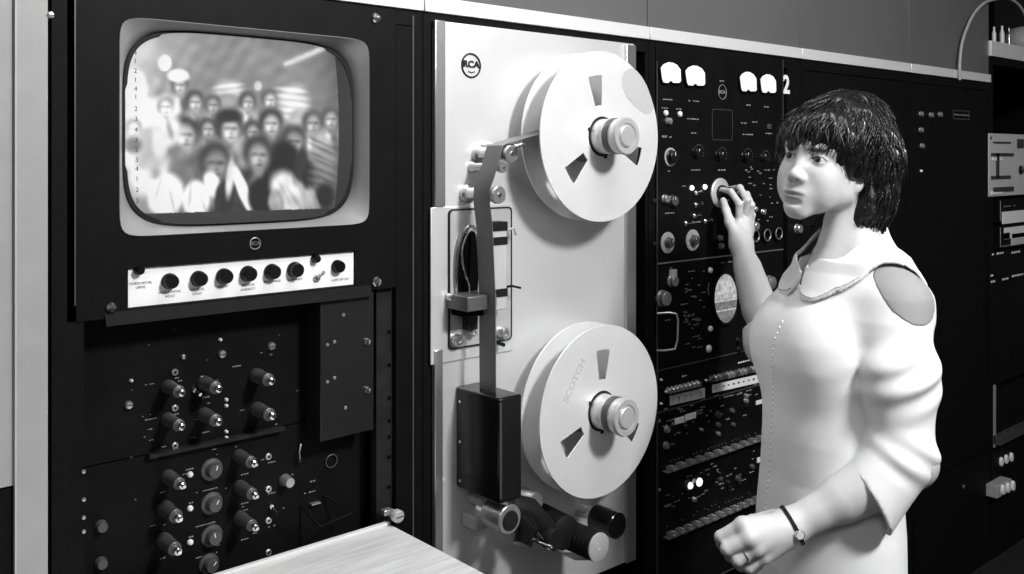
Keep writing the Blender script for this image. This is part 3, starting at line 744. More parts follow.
e = obj('emblem', MB().torus(x, z, d+.001, .0125, .0008, 32, sx=1.35, sz=1.5), 'dimpaint', sp); obj('emblem_lettering', MB().text('RCA', x, z, d, .012, ext=.0005, sx=1.15, bold=.0003), 'dimpaint', e, smooth=0)
# plain window outline
for (a, b_, c, e_) in ((728, 111, 733, 141),):
    q0, q1 = P(712, 140, d), P(732.5, 110, d)
    obj('window_outline', MB().ring(rrect(q0.x, q1.x, q0.z, q1.z, .006), rrect(q0.x+.0015, q1.x-.0015, q0.z+.0015, q1.z-.0015, .0045), d, d+.0006), 'knobgrey', sp)
for (u, v) in ((667, 113), (681, 114)): lampcap(u, v, sp, r=2.9, d=d, m='lampdim')
knob(671, 121, sp, r=3.4, d=d, ln=.012, m='jack')
knob(675.5, 157, sp, r=6.5, d=d, ln=.016, dial=1.45)
knob(668, 199, sp, r=4.0, d=d, ln=.012, m='jack', pointer=False); knob(676, 201, sp, r=5.2, d=d, ln=.014, m='knobgrey')
for (u, v) in ((693, 188), (706, 187)): lampcap(u, v, sp, r=2.6, d=d)
for (u, v) in ((697, 193), (697, 205), (695.5, 216), (706.5, 221.5), (687, 223.5)): toggle(u, v, sp, r=2.8, d=d, ang=.4)
for (u, v) in ((672, 243), (697, 240.5)):
    o = knob(u, v, sp, r=5, d=d, ln=.014, m='knobgrey', dial=2.15)
for u, v, r in ((699, 152, 6), (722, 155, 6), (748, 156, 6), (766, 157, 5)):
    x, z = at(u, v, d); R = px(u, r); b = MB()
    for k in range(11):
        a = radians(-30+24*k); b.box(x+R*1.25*cos(a)-.0007, x+R*1.25*cos(a)+.0007, z+R*1.25*sin(a)-.0009, z+R*1.25*sin(a)+.0009, d, d+.0005)
    o = knob(u, v, sp, r=r*.75, d=d, ln=.014); obj('scale_marks', b, 'dimpaint', o, smooth=0)
for (u, v, w) in ((668, 99.5, 10), (694, 101, 11), (747.5, 105, 7), (768, 107, 8), (667, 137, 10), (694, 133, 6), (693, 119, 12), (744, 123, 6), (741, 117, 6), (755, 122, 6), (748, 134.5, 11), (769, 133.5, 7),
                  (672, 171, 8), (696, 170, 10), (722, 170, 8), (748, 170, 6), (768, 170, 5), (684, 186, 4), (665, 136, 6), (670, 213, 10), (697, 222, 8), (665, 108, 7), (679, 109, 6), (722, 81, 5), (775, 203, 8)):
    dash(u, v, w, sp, d=d+.0002, h=1.3)
x, z = at(768.5, 126.5, d); obj('push_button', MB().box(x-.008, x+.008, z-.007, z+.007, d, d+.004), 'knobgrey', sp, bevel=.001)
for (u, v) in ((757, 209), (765, 212)): knob(u, v, sp, r=2.8, d=d, ln=.008, m='jack', pointer=False)
knob(758, 226, sp, r=4, d=d, ln=.012, m='jack', pointer=False)
for (u, v) in ((756, 236), (767.5, 235), (779, 233.5)):
    x, z = at(u, v, d+.012)
    o = obj('ring_socket', MB().torus(x, z, d+.012, px(u, 5.6), .0016, 32), 'jack', sp)
    obj('socket_barrel', MB().lathe(x, z, [(px(u, 5.2), d), (px(u, 5.2), d+.011), (px(u, 4.2), d+.011), (px(u, 4.0), d+.003)], 28), 'blackgloss', o)
for (u, v) in ((722, 238), (723, 246)): knob(u, v, sp, r=2.8, d=d, ln=.008, m='jack', pointer=False)
for (u, v) in ((655, 201), (655, 244), (787, 122)): screw(u, v, sp, r=2.6, d=d+.001, m='dark', slot=False, ln=.002)
# the dial she turns
x, z = at(721, 193, d+.004)
o = obj('selector_dial', MB().lathe(x, z, [(.0385, d), (.0385, d+.003), (.036, d+.005)], 56), 'plate', sp, label='pale round dial plate under her fingertips')
b = MB()
for k in range(40):
    a = 2*pi*k/40; b.box(x+.0325*cos(a)-.0004, x+.0325*cos(a)+.0004, z+.0325*sin(a)-.0004, z+.0325*sin(a)+.0004, d+.005, d+.0056)
obj('dial_marks', b, 'ink', o, smooth=0)
KN = P(725, 196, .03)
obj('dial_knob', MB().lathe(x, z, [(.021, d+.005), (.020, d+.012), (.0165, d+.015), (.0155, d+.034), (.0135, d+.036)], 40), 'knob', o)
# painted bay number on the cabinet post
x, z = at(786, 85.5, .0006)
obj('bay_number', MB().text('2', x, z, .0012, .070, ext=.0006, sx=1.0, bold=.0022), 'paint', cC, smooth=0, label='painted white number 2')
# ---- waveform monitor
wm = panel('waveform_monitor', 'black waveform monitor with round lit scope screen beside her raised forearm', 'waveform monitor', zc2, zc1)
sc_uv = []
for k in range(48):
    t = 2*pi*k/48; sc_uv.append((726.5+11.8*cos(t), 298.5-24.5*sin(t)))
q = P(726.5, 298, d)
obj('scope_bezel', MB().ring([at(726.5+13.2*cos(2*pi*k/48), 298.5-27*sin(2*pi*k/48), d+.008) for k in range(48)], [at(a, b_, d+.008) for a, b_ in sc_uv], d, d+.008), 'blackgloss', wm)
scm = bpy.data.materials.new('scope_phosphor'); scm.use_nodes = True; nt = scm.node_tree; bs = nt.nodes['Principled BSDF']; bs.inputs['Roughness'].default_value = .15
bs.inputs['Base Color'].default_value = (.05, .05, .05, 1)
tc = nt.nodes.new('ShaderNodeTexCoord'); sx_ = nt.nodes.new('ShaderNodeSeparateXYZ'); nt.links.new(tc.outputs['Object'], sx_.inputs[0])
zlo, zhi = P(726, 321, d).z-zc2, P(726, 276, d).z-zc2
mp = nt.nodes.new('ShaderNodeMapRange'); nt.links.new(sx_.outputs[2], mp.inputs['Value']); mp.inputs['From Min'].default_value = zlo; mp.inputs['From Max'].default_value = zhi
cr = nt.nodes.new('ShaderNodeValToRGB'); nt.links.new(mp.outputs['Result'], cr.inputs['Fac'])
els = [(0, .28), (.13, .34), (.16, .34), (.235, .36), (.245, .95), (.262, .95), (.272, .30), (.44, .26), (.455, .95), (.475, .95), (.49, .55), (.52, .78), (.85, .85), (1, .7)]
cr.color_ramp.interpolation = 'LINEAR'
e0 = cr.color_ramp.elements; e0[0].position = 0; e0[0].color = (.28, .28, .28, 1); e0[1].position = 1; e0[1].color = (.7, .7, .7, 1)
for p_, c_ in els[1:-1]:
    e_ = e0.new(p_); e_.color = (c_, c_, c_, 1)
ns = nt.nodes.new('ShaderNodeTexNoise'); ns.inputs['Scale'].default_value = 90; nt.links.new(tc.outputs['Object'], ns.inputs['Vector'])
mm = nt.nodes.new('ShaderNodeMath'); mm.operation = 'MULTIPLY'; nt.links.new(cr.outputs['Color'], mm.inputs[0]); nt.links.new(ns.outputs['Fac'], mm.inputs[1])
m2 = nt.nodes.new('ShaderNodeMath'); m2.operation = 'MULTIPLY'; nt.links.new(mm.outputs[0], m2.inputs[0]); m2.inputs[1].default_value = 1.3
nt.links.new(m2.outputs[0], bs.inputs['Emission Color']); bs.inputs['Emission Strength'].default_value = .8
obj('scope_screen', MB().ppx(sc_uv, d, d+.004), scm, wm, smooth=0)
for (u, v, r) in ((676, 281.5, 5.5),): knob(u, v, wm, r=r, d=d, ln=.016, m='jack', pointer=False); 
bar(671, 270, 677, 284, wm, 'control_block', 'lightgrey', d=d, t=.006)
knob(667.5, 299, wm, r=7.5, d=d, ln=.02, m='jack', pointer=False, skirt=False); knob(773.5, 283, wm, r=6.5, d=d, ln=.016, m='jack', pointer=False)
for (u, v, r) in ((711.5, 270.5, 3), (711.5, 329, 3), (710, 349, 3.8)): lampcap(u, v, wm, r=r, d=d, m='lampdim')
for (u, v) in ((740, 341), (741, 350)): knob(u, v, wm, r=3, d=d, ln=.008, pointer=False)
h = [P(657, 313.5, .012), P(670, 312.5, .03), P(676.5, 314, .045), P(678, 320, .047), P(677.5, 340, .047), P(675, 349, .045), P(665, 350.5, .03), P(657, 350.5, .012)]
obj('carry_handle', MB().tube(h, .0028, 10), 'jack', wm)
for (u, v, w) in ((684.5, 304, 8), (693, 271, 10), (670, 268, 5), (705, 271, 4), (696, 319, 8), (685, 322, 8), (668, 320, 6), (700, 347, 6), (694, 347, 3), (728, 262, 14)): dash(u, v, w, wm, d=d+.0002)
for k in range(14):
    lampcap(681+random.random()*18, 312+random.random()*18, wm, r=1.1, d=d, m='knobgrey', name='test_point')
obj('scope_arc', MB().tube([P(709, 283, d+.002), P(708, 289, d+.002), P(709, 295, d+.002)], .0009, 6), 'jack', wm)
# ---- button panel with printed strips
bp = panel('button_panel', 'black push-button panel with two pale numbered strips under the waveform monitor', 'push-button panel', zc3, zc2)
def strip(u0, v0t, v0b, u1, v1t, v1b, nm='designation_strip', m='paint'):
    a, b_, c, e_ = P(u0, v0t, d+.003), P(u0, v0b, d+.003), P(u1, v1b, d+.003), P(u1, v1t, d+.003)
    return obj(nm, MB().prism([(a.x, a.z), (b_.x, b_.z), (c.x, c.z), (e_.x, e_.z)], d, d+.003), m, bp, smooth=0)
s1 = strip(670.5, 396, 405.5, 705, 388, 397.5, m='lightgrey'); s2 = strip(713, 385, 393, 766, 373, 381)
for ch_, u, v in (('1', 673, 401), ('7', 679, 399.5), ('1', 685, 398), ('1', 691, 396.7), ('2', 701, 394)):
    x, z = at(u, v, d+.0032); obj('lettering', MB().text(ch_, x, z, d+.003, .017), 'ink', s1, smooth=0)
x, z = at(716, 388.5, d+.0032); obj('lettering', MB().text('0', x, z, d+.003, .014), 'ink', s2, smooth=0)
for k in range(8): dash(724+k*5, 386-k*1.15, 2.4, s2, d=d+.0031, m='ink', h=2.0, n=1)
for k in range(8):
    u, v = 671.5+k*4.1, 391.2-k*1.0
    knob(u, v, bp, r=3.0, d=d, ln=.012, m='jack', pointer=False, name='push_button')
for k in range(12):
    u, v = 714+k*4.1, 379.5-k*.98
    knob(u, v, bp, r=3.0, d=d, ln=.012, m='jack' if k % 3 else 'knobgrey', pointer=False, name='push_button')
for (u, v) in ((667, 392), (707, 380.5), (710.5, 379.8), (662, 380), (662, 404)): lampcap(u, v, bp, r=1.2, d=d, m='lampdim')
for (u, v, w) in ((686, 375.5, 8), (744, 361.5, 12)): dash(u, v, w, bp, d=d+.0002, m='paint', h=1.5)
# ---- patch panel
pp = panel('patch_panel', 'black jack panel with two rows of levers low beside her dress', 'patch panel', .44, zc3)
def leverrow(u0, v0, u1, v1, n):
    a, c = P(u0, v0, .012), P(u1, v1, .012); zr = (a.z+c.z)/2
    obj('row_ledge', MB().box(a.x-.004, c.x+.004, zr-.0035, zr-.0015, d, .022), 'jack', pp)
    for k in range(n):
        xx = a.x+(c.x-a.x)*(k+.5)/n
        o = obj('lever_key', MB().box(xx-.011, xx+.006, zr, zr+.008, d, .030), 'jack', pp, bevel=.0015)
        obj('key_slot', MB().box(xx+.0065, xx+.012, zr, zr+.006, d, .018), 'paint', o)
    return a.x, c.x, zr
xa_, xc_, zr1 = leverrow(666, 470.5, 764, 437.5, 11)
xa_, xc_, zr2 = leverrow(667, 537, 759, 498.5, 12)
for zr, sd in ((zr1, 1), (zr2, 2)):
    for k in range(26 if sd == 1 else 24):
        if random.random() < .2: continue
        xx = xa_+(xc_-xa_)*(k+.5)/26; r = .0018
        hgt = .016 if sd == 1 else random.choice([.018, .022, .028])
        obj('pin_jack', MB().lathe(xx, zr+hgt, [(r, d), (r, d+.003), (r*.6, d+.004)], 8), 'knobgrey', pp)
for (u, v, w_, h_) in ((680, 420.5, 9, 6), (691, 416.5, 10.5, 6), (760.5, 402, 8, 4), (759.5, 460, 4, 5)):
    x, z = at(u, v, d+.003); s_ = ZW(u)/F; wx = (P(u+w_/2, v, d).x-P(u-w_/2, v, d).x)/2
    obj('label_window', MB().box(x-wx, x+wx, z-h_*s_/2, z+h_*s_/2, d, d+.003), 'paint', pp, bevel=.0006)
lampcap(691.5, 486, pp, r=3.4, d=d); lampcap(700.5, 482.5, pp, r=4.2, d=d); lampcap(695, 481, pp, r=2, d=d, m='lampdim')
for (u, v, r) in ((669, 430, 4), (688, 427, 3.2), (668, 446, 4.2), (675, 446, 3.4), (720, 415, 4), (720, 425, 3), (734, 411, 3), (735, 425, 2.6), (748, 401, 3), (748, 406, 2.6), (748, 396, 2.6),
                  (721, 474, 3.6), (722, 479, 3), (730, 483, 3.4), (732, 488, 3), (740, 479, 3.6), (741, 484, 3), (696, 500, 3), (675, 508, 3), (754, 467, 3), (703, 430, 2), (720, 434, 2.4)):
    knob(u, v, pp, r=r*.8, d=d, ln=.009, m=random.choice(['knob', 'knobgrey', 'jack']), pointer=False)
for (u, v, w) in ((683, 411, 6), (725, 397, 12), (690, 489, 5), (668, 505, 8), (677, 501, 7), (703, 407, 5), (690, 476, 6), (700, 473, 6), (719, 469, 5), (671, 420, 9), (703, 494, 4)): dash(u, v, w, pp, d=d+.0002)
for k in range(34):
    u = random.uniform(664, 757); dash(u, random.uniform(409, 440)-(u-664)*.28, random.choice([3, 4, 6]), pp, d=d+.0002, h=1.4)
for k in range(30):
    u = random.uniform(664, 755); dash(u, random.uniform(478, 512)-(u-664)*.30, random.choice([3, 4, 5]), pp, d=d+.0002, h=1.4)
for k in range(22):
    u = random.uniform(684, 705); dash(u, random.uniform(274, 345), random.choice([2, 3, 5]), wm, d=d+.0002)
for k in range(26):
    u = random.uniform(745, 778); dash(u, random.uniform(165, 222), random.choice([2, 3, 4]), sp, d=d+.0002)
screw(660, 421, pp, r=1.6, d=d, m='steel', slot=False, ln=.002); screw(660, 490, pp, r=1.6, d=d, m='steel', slot=False, ln=.002)
# ================================================================== BAYS D and E
dp = thing('blank_panel', ((BX[3]+BX[4])/2, 0, .1), 'plain dark rack panels behind the woman\'s hair and shoulder', 'rack panel')
obj('face', MB().box(BX[3]+.022, BX[4]-.022, .07, ZT-.032, -.04, -.002), 'black', dp)
knob(801, 229, dp, r=4.5, d=-.002, ln=.016, m='jack', pointer=False)
ep = thing('relay_panel', ((BX[4]+BX[5])/2, 0, .1), 'dark rack panel right of her hair with small knobs and an outlined box', 'rack panel')
zE = P(992, 449, 0).z
obj('face', MB().box(BX[4]+.022, BX[5]-.022, zE, ZT-.032, -.04, -.002), 'black', ep)
obj('lower_face', MB().box(BX[4]+.022, BX[5]-.022, .07, zE-.004, -.04, .004), 'black', ep)
for (u, v) in ((923, 114), (933, 115), (942, 114.5), (923, 130), (924, 146)): knob(u, v, ep, r=2.6, d=-.002, ln=.010, m='jack', pointer=False)
lampcap(922, 171, ep, r=1.4, d=-.002, m='lampdim', name='test_point')
q0, q1 = P(953.5, 119, 0), P(969.5, 111, 0)
obj('box_outline', MB().ring(rrect(q0.x, q1.x, q0.z, q1.z, .003), rrect(q0.x+.002, q1.x-.002, q0.z+.003, q1.z-.003, .002), -.002, -.0005), 'knobgrey', ep)
obj('outline_bar', MB().box(q0.x, q1.x, (q0.z+q1.z)/2-.0015, (q0.z+q1.z)/2+.0015, -.002, -.0005), 'dimpaint', ep)
lampcap(964.5, 487, ep, r=2.2, d=.004, m='knobgrey')
# ================================================================== FAR RACK
fx0 = BX[5]; fx1 = 4.75
zf0, zf1 = P(1000, 57.5, 0).z, P(1000, 42.5, 0).z
cF = cabinet(fx0, fx1, 'far black cabinet at the right edge with a pale raised trim strip', trimz=(zf0, zf1), upper=None, left=.03)
def fpan(name, label, cat, v0, v1, m, u0=988, u=1006, dd=.004):
    z1_, z0_ = P(u, v0, 0).z, P(u, v1, 0).z
    t = thing(name, (4.2, 0, z0_), label, cat)
    obj('face', MB().box(X(u0), fx1-.03, z0_, z1_, -.05, dd), m, t, bevel=.001)
    return t
fd = fpan('fader_panel', 'light grey fader panel at the right edge of the photo', 'control panel', 134, 195.5, 'lightgrey')
def fbar(u0, v0, u1, v1, par, nm, m, dd=.004, t=.004): return bar(u0, v0, u1, v1, par, nm, m, d=dd, t=t)
fbar(997, 153, 999.5, 178, fd, 'fader_slot', 'ink')
for (u0, v0, u1, v1) in ((994, 141.5, 1011, 143.5), (992, 153, 1014, 156), (992, 176, 1011, 178.5), (994, 187.5, 1014, 191)): fbar(u0, v0, u1, v1, fd, 'connector_row', 'ink')
for (u0, v0, u1, v1) in ((993, 157.5, 1003, 160.5), (992, 191.5, 1003, 194)): fbar(u0, v0, u1, v1, fd, 'label_strip', 'paint')
fbar(1018, 139, 1024, 148, fd, 'dark_window', 'ink'); knob(1023, 170, fd, r=4, d=.004, ln=.01)
screw(991.5, 138, fd, r=1.6, d=.004, m='dark', slot=False, ln=.002)
def drawer(v0, v1, label):
    t = fpan('recorder_unit', label, 'electronics unit', v0, v1, 'black2', u0=1000)
    a, c = P(1000, v1-1, .004), P(1012, v0+1, .004)
    obj('outline', MB().box(a.x, a.x+.003, a.z+.004, c.z, .004, .006), 'dimpaint', t)
    obj('outline', MB().box(a.x, fx1-.04, a.z, a.z+.003, .004, .006), 'dimpaint', t)
    return t
r1 = drawer(199, 222, 'black unit with one bright strip just below the fader panel'); fbar(1003, 212, 1060, 217.5, r1, 'bright_strip', 'paint')
dash(1010, 206, 12, r1, d=.0042)
r2 = drawer(225, 248, 'black unit with stepped bright strips, second below the fader panel'); fbar(1005, 228, 1060, 231.5, r2, 'bright_strip', 'paint'); fbar(1005, 233, 1010, 238.5, r2, 'bright_block', 'paint'); fbar(1012, 234, 1060, 238, r2, 'bright_strip', 'lightgrey')
r3 = fpan('terminal_panel', 'black terminal panel with dashed rows of marks at the far right', 'terminal panel', 250, 380, 'black2', u0=989)
for (u, v, w) in ((998, 253.5, 12), (1016, 252, 9), (992, 275.5, 3), (1000, 280, 18), (1018, 275, 12)): dash(u, v, w, r3, d=.0042, m='paint', h=2.2)
r4 = fpan('lower_drawer', 'black pull-out unit with a perforated ledge low at the right edge', 'drawer unit', 384, 436, 'black2', u0=992)
a, c = P(992, 447, .03), P(1024, 428, .03)
lg = obj('ledge', MB().box(X(992), fx1-.03, P(1006, 440, .03).z-.012, P(1006, 434, .03).z, .004, .03), 'knobgrey', r4, bevel=.001)
for u in (1001, 1009, 1017, 1023): x, z = at(u, 434.5-(u-1001)*.5, .031); obj('ledge_hole', MB().lathe(x, z, [(.006, .0295), (.006, .0305)], 12), 'ink', lg)
obj('frame_edge', MB().box(X(992), X(992)+.012, P(992, 447, 0).z, P(992, 385, 0).z, .004, .01), 'dimpaint', r4)
r5 = fpan('breaker_panel', 'black breaker panel with pale oval switches at the bottom right', 'breaker panel', 443, 640, 'black2', u0=991)
def oval(u, v, par, nm='rocker_switch'):
    x, z = at(u, v, .012); R = px(u, 4.6); return obj(nm, MB().lathe(x, z, [(R, .004), (R, .010), (R*.85, .013)], 24, sx=.62), 'lampdim', par)
for u, v in ((1002.5, 462), (1007.5, 459.5), (1012.5, 457.5)): oval(u, v, r5)
o = obj('switch_box', MB().box(X(993, .03), X(1013, .05)-.0, P(1003, 492, .03).z, P(1003, 480, .03).z, .004, .045), 'greymid', r5, bevel=.002)
for u, v in ((1004, 490), (1009, 488), (1014, 486)):
    x, z = at(u, v, .053); R = px(u, 5); obj('rocker_switch', MB().lathe(x, z, [(R, .045), (R, .052), (R*.85, .055)], 24, sx=.55), 'lampdim', o)
# ---- curved pipe above and clutter on the far rack
pts = [P(961.5, 80, .02), P(961.5, 62, .02), P(963.5, 44, .02), P(968.5, 28, .02), P(976, 13, .02), P(986, 3, .02), P(997, -1, .02), P(1008, -2, .02), P(1017, 2, .02), P(1024, 10, .02), P(1030, 25, .02), P(1033, 50, .02)]
pts = [(p.x, -.014, p.z) for p in pts]
out = []
for i in range(len(pts)-1):
    a, b_, c, e_ = (Vector(pts[max(i-1, 0)]), Vector(pts[i]), Vector(pts[i+1]), Vector(pts[min(i+2, len(pts)-1)]))
    for k in range(5):
        t = k/5; out.append(.5*((2*b_)+(c-a)*t+(2*a-5*b_+4*c-e_)*t*t+(3*b_-a-3*c+e_)*t**3))
tag(obj('cable_conduit', MB().tube(out+[Vector(pts[-1])], .0055, 10), 'greymid'), 'thin grey conduit curving in an arch above the top right corner', 'conduit')
zt0 = zf1
def vial(u, v0, w, label, m, dd=-.10):
    p1, p0 = P(u, v0, dd), P(u, v0+20, dd); R = w*ZW(u, dd)/F/2
    h_ = p1.z-zt0
    tag(obj('glass_tube', MB().lathe(0, 0, [(R, 0), (R, h_*.7), (R*.5, h_*.85), (R*.5, h_)], 16, ax=(0, 0, 1), o=(p1.x, -dd, zt0)), m), label, 'tube', 'tubes standing on the far cabinet')
obj_top = obj('cabinet_top', MB().box(fx0+.002, fx1, zf1-.012, zf1, -.5, -.0205), 'dark', cF)
vial(994, 27, 4, 'short pale tube standing leftmost on the far cabinet', 'lampdim'); vial(1002, 26, 4.5, 'bright tube standing in the middle on the far cabinet', 'lampdim'); vial(1009, 28, 2.5, 'thin grey tube standing rightmost on the far cabinet', 'jack')
p = P(1027, 38, -.12)
tag(obj('round_lamp_shade', MB().lathe(0, 0, [(.035, 0), (.06, .02), (.075, .05), (.07, .09), (.045, .12), (.01, .13)], 28, ax=(0, 0, 1), o=(p.x, .14, zt0)), 'greymid'), 'rounded grey cover at the right frame edge on the far cabinet', 'cover')
bs_ = tag(obj('backing_panel', MB().box(fx0+.02, fx1, zf1+.001, 2.6, -.45, -.40), 'void'), 'dark backing board above the far cabinet, behind the tubes', 'backing board')
# ================================================================== WOMAN
def surface_nets(f, lo, hi, h):
    """mesh of f = 0 over the box lo..hi at cell size h (dual contouring without normals)"""
    lo = np.array(lo, float); hi = np.array(hi, float)
    n = np.ceil((hi-lo)/h).astype(int)+1
    ax = [lo[i]+h*np.arange(n[i]) for i in range(3)]
    V = np.empty(n, np.float32); step = max(1, int(400000/(n[1]*n[2])))
    for i in range(0, n[0], step):
        Xg, Yg, Zg = np.meshgrid(ax[0][i:i+step], ax[1], ax[2], indexing='ij')
        V[i:i+step] = f(Xg, Yg, Zg)
    V[0] = V[-1] = 1; V[:, 0] = V[:, -1] = 1; V[:, :, 0] = V[:, :, -1] = 1
    S = V < 0
    c = np.zeros(tuple(n-1), int)
    for a in (0, 1):
        for b in (0, 1):
            for d_ in (0, 1): c += S[a:n[0]-1+a, b:n[1]-1+b, d_:n[2]-1+d_]
    act = (c > 0) & (c < 8)
    cells = np.argwhere(act); ids = -np.ones(act.shape, int); ids[act] = np.arange(len(cells))
    acc = np.zeros((len(cells), 3)); cnt = np.zeros(len(cells))
    cor = [(a, b, d_) for a in (0, 1) for b in (0, 1) for d_ in (0, 1)]
    for p in cor:
        for ax_ in range(3):
            if p[ax_]: continue
            q = list(p); q[ax_] = 1
            va = V[cells[:, 0]+p[0], cells[:, 1]+p[1], cells[:, 2]+p[2]]; vb = V[cells[:, 0]+q[0], cells[:, 1]+q[1], cells[:, 2]+q[2]]
            m = (va < 0) != (vb < 0)
            t = np.where(m, va/np.where(m, va-vb, 1), 0)
            pos = np.tile(np.array(p, float), (len(cells), 1)); pos[:, ax_] += t
            acc[m] += pos[m]; cnt[m] += 1
    verts = lo+h*(cells+acc/cnt[:, None])
    faces = []
    for ax_ in range(3):
        o1, o2 = [(1, 2), (2, 0), (0, 1)][ax_]
        sl0 = [slice(0, n[i]) for i in range(3)]; sl1 = list(sl0); sl0[ax_] = slice(0, n[ax_]-1); sl1[ax_] = slice(1, n[ax_])
        A = S[tuple(sl0)]; B = S[tuple(sl1)]
        for flip, mk in ((0, A & ~B), (1, ~A & B)):
            e = np.argwhere(mk)
            ok = (e[:, o1] > 0) & (e[:, o2] > 0) & (e[:, o1] < n[o1]-1) & (e[:, o2] < n[o2]-1); e = e[ok]
            q = []
            for da, db in ((0, 0), (1, 0), (1, 1), (0, 1)):
                k = e.copy(); k[:, o1] -= da; k[:, o2] -= db; q.append(ids[k[:, 0], k[:, 1], k[:, 2]])
            q = np.stack(q, 1); faces.append(q[:, ::-1] if flip else q)
    return verts, np.concatenate(faces)
def smin(a, b, k): h = np.maximum(k-np.abs(a-b), 0)/k; return np.minimum(a, b)-h*h*k*.25
def smax(a, b, k): return -smin(-a, -b, k)
def cap(X_, Y_, Z_, a, b, ra, rb):
    a = np.array(a, float); b = np.array(b, float); ab = b-a
    px_, py_, pz_ = X_-a[0], Y_-a[1], Z_-a[2]
    t = np.clip((px_*ab[0]+py_*ab[1]+pz_*ab[2])/ab.dot(ab), 0, 1)
    return np.sqrt((px_-ab[0]*t)**2+(py_-ab[1]*t)**2+(pz_-ab[2]*t)**2)-(ra+(rb-ra)*t)
def ell(X_, Y_, Z_, c, r):
    px_, py_, pz_ = X_-c[0], Y_-c[1], Z_-c[2]
    k0 = np.sqrt((px_/r[0])**2+(py_/r[1])**2+(pz_/r[2])**2); k1 = np.sqrt((px_/r[0]**2)**2+(py_/r[1]**2)**2+(pz_/r[2]**2)**2)
    return k0*(k0-1)/np.maximum(k1, 1e-6)
def chain(X_, Y_, Z_, pts, rs, k=.006):
    d_ = None
    for i in range(len(pts)-1):
        c = cap(X_, Y_, Z_, pts[i], pts[i+1], rs[i], rs[i+1]); d_ = c if d_ is None else smin(d_, c, k)
    return d_
class Frame:
    """a body part's own axes: x to her left, y forward, z up"""
    def __init__(s, o, f, up=(0, 0, 1)):
        f = Vector(f).normalized(); up = Vector(up); up = (up-f*up.dot(f)).normalized(); l = up.cross(f)
        s.o = np.array(o); s.M = np.array([l, f, up])
    def loc(s, X_, Y_, Z_):
        p = (X_-s.o[0], Y_-s.o[1], Z_-s.o[2]); return tuple(s.M[i][0]*p[0]+s.M[i][1]*p[1]+s.M[i][2]*p[2] for i in range(3))
    def w(s, x, y, z): return s.o+s.M.T @ np.array((x, y, z), float)
def nets_obj(name, pieces, m, parent, tone=None, laps=0):
    vs = []; fs = []; o = 0
    for v, f in pieces: vs.append(v); fs.append(f+o); o += len(v)
    V = np.concatenate(vs); Fc = np.concatenate(fs)
    if laps:
        E = np.concatenate([Fc[:, [0, 1]], Fc[:, [1, 2]], Fc[:, [2, 3]], Fc[:, [3, 0]]]); E = np.concatenate([E, E[:, ::-1]])
        for _ in range(laps):
            s_ = np.zeros_like(V); c_ = np.bincount(E[:, 0], minlength=len(V)).astype(float)
            for k in range(3): s_[:, k] = np.bincount(E[:, 0], weights=V[E[:, 1], k], minlength=len(V))
            V = V*.5+.5*s_/np.maximum(c_, 1)[:, None]
    off = np.array(worldloc(parent)) if parent else np.zeros(3)
    me = bpy.data.meshes.new(name); me.from_pydata((V-off).tolist(), [], Fc.tolist()); me.update()
    me.polygons.foreach_set('use_smooth', [True]*len(me.polygons)); me.materials.append(m)
    if tone is not None:
        t = tone(V); ca = me.color_attributes.new('tone', 'FLOAT_COLOR', 'POINT')
        ca.data.foreach_set('color', np.stack([t, t, t, np.ones_like(t)], -1).reshape(-1))
    o_ = bpy.data.objects.new(name, me); COL.objects.link(o_)
    if parent: o_.parent = parent
    return o_
L_ = -R_; T_ = -FW
# ---- head frame
ANG = radians(50)
hf = T_*cos(ANG)+L_*sin(ANG)
HO = Q(827, 162, 1.85)
RO = Matrix.Rotation(radians(11), 3, FW)
if (RO @ UP).dot(R_) < 0: RO = Matrix.Rotation(radians(-11), 3, FW)
H = Frame(HO, RO @ Vector((hf.x, hf.y, -.03)), RO @ UP)
# tilt the head very slightly towards the camera side
# ---- torso frame and joints
bf = T_*.24+L_*.97
BO = Q(846, 285, 1.86); BO.z = BO.z
B = Frame(BO, (bf.x, bf.y, 0))
SL = np.array(Q(898, 303, 1.715)); SR = np.array(Q(818, 298, 1.99))
EL = np.array(Q(911, 462, 1.66)); WL = np.array(Q(789, 527, 1.655))
ER = np.array(Q(770, 343, 2.20)); WR = np.array(Q(741, 246, 2.31))
hipc = Q(836, 560, 1.82)
# torso axis: z, centre along body frame (side, forward), half widths
def axis_at(u, v, Z): p = Q(u, v, Z); x, y, z = B.loc(p.x, p.y, p.z); return z+B.o[2], x, y
rows = []
for u, v, Z, hw, ht in ((846, 268, 1.86, .10, .060), (846, 285, 1.86, .145, .078), (842, 305, 1.86, .160, .096), (836, 335, 1.85, .160, .114), (833, 360, 1.84, .155, .119), (829, 390, 1.83, .148, .112),
                        (828, 430, 1.82, .145, .110), (829, 470, 1.82, .150, .115), (828, 520, 1.81, .160, .121), (827, 574, 1.80, .166, .123)):
    z, x, y = axis_at(u, v, Z); rows.append((z, x, y, hw, ht))
rows.append((.55, rows[-1][1], rows[-1][2], .195, .150)); rows.append((.40, rows[-1][1], rows[-1][2], .205, .160))
rows = np.array(sorted(rows))
def torso(X_, Y_, Z_, grow=0.0):
    x, y, z = B.loc(X_, Y_, Z_)
    cx_ = np.interp(Z_, rows[:, 0], rows[:, 1]); cy_ = np.interp(Z_, rows[:, 0], rows[:, 2])
    w_ = np.interp(Z_, rows[:, 0], rows[:, 3])+grow; t_ = np.interp(Z_, rows[:, 0], rows[:, 4])+grow
    r = np.sqrt(((x-cx_)/w_)**2+((y-cy_)/t_)**2); d_ = (r-1)*np.minimum(w_, t_)*.9
    d_ = np.maximum(d_, Z_-(rows[-1, 0]+grow))
    return d_
zb = Q(800, 345, 1.85).z
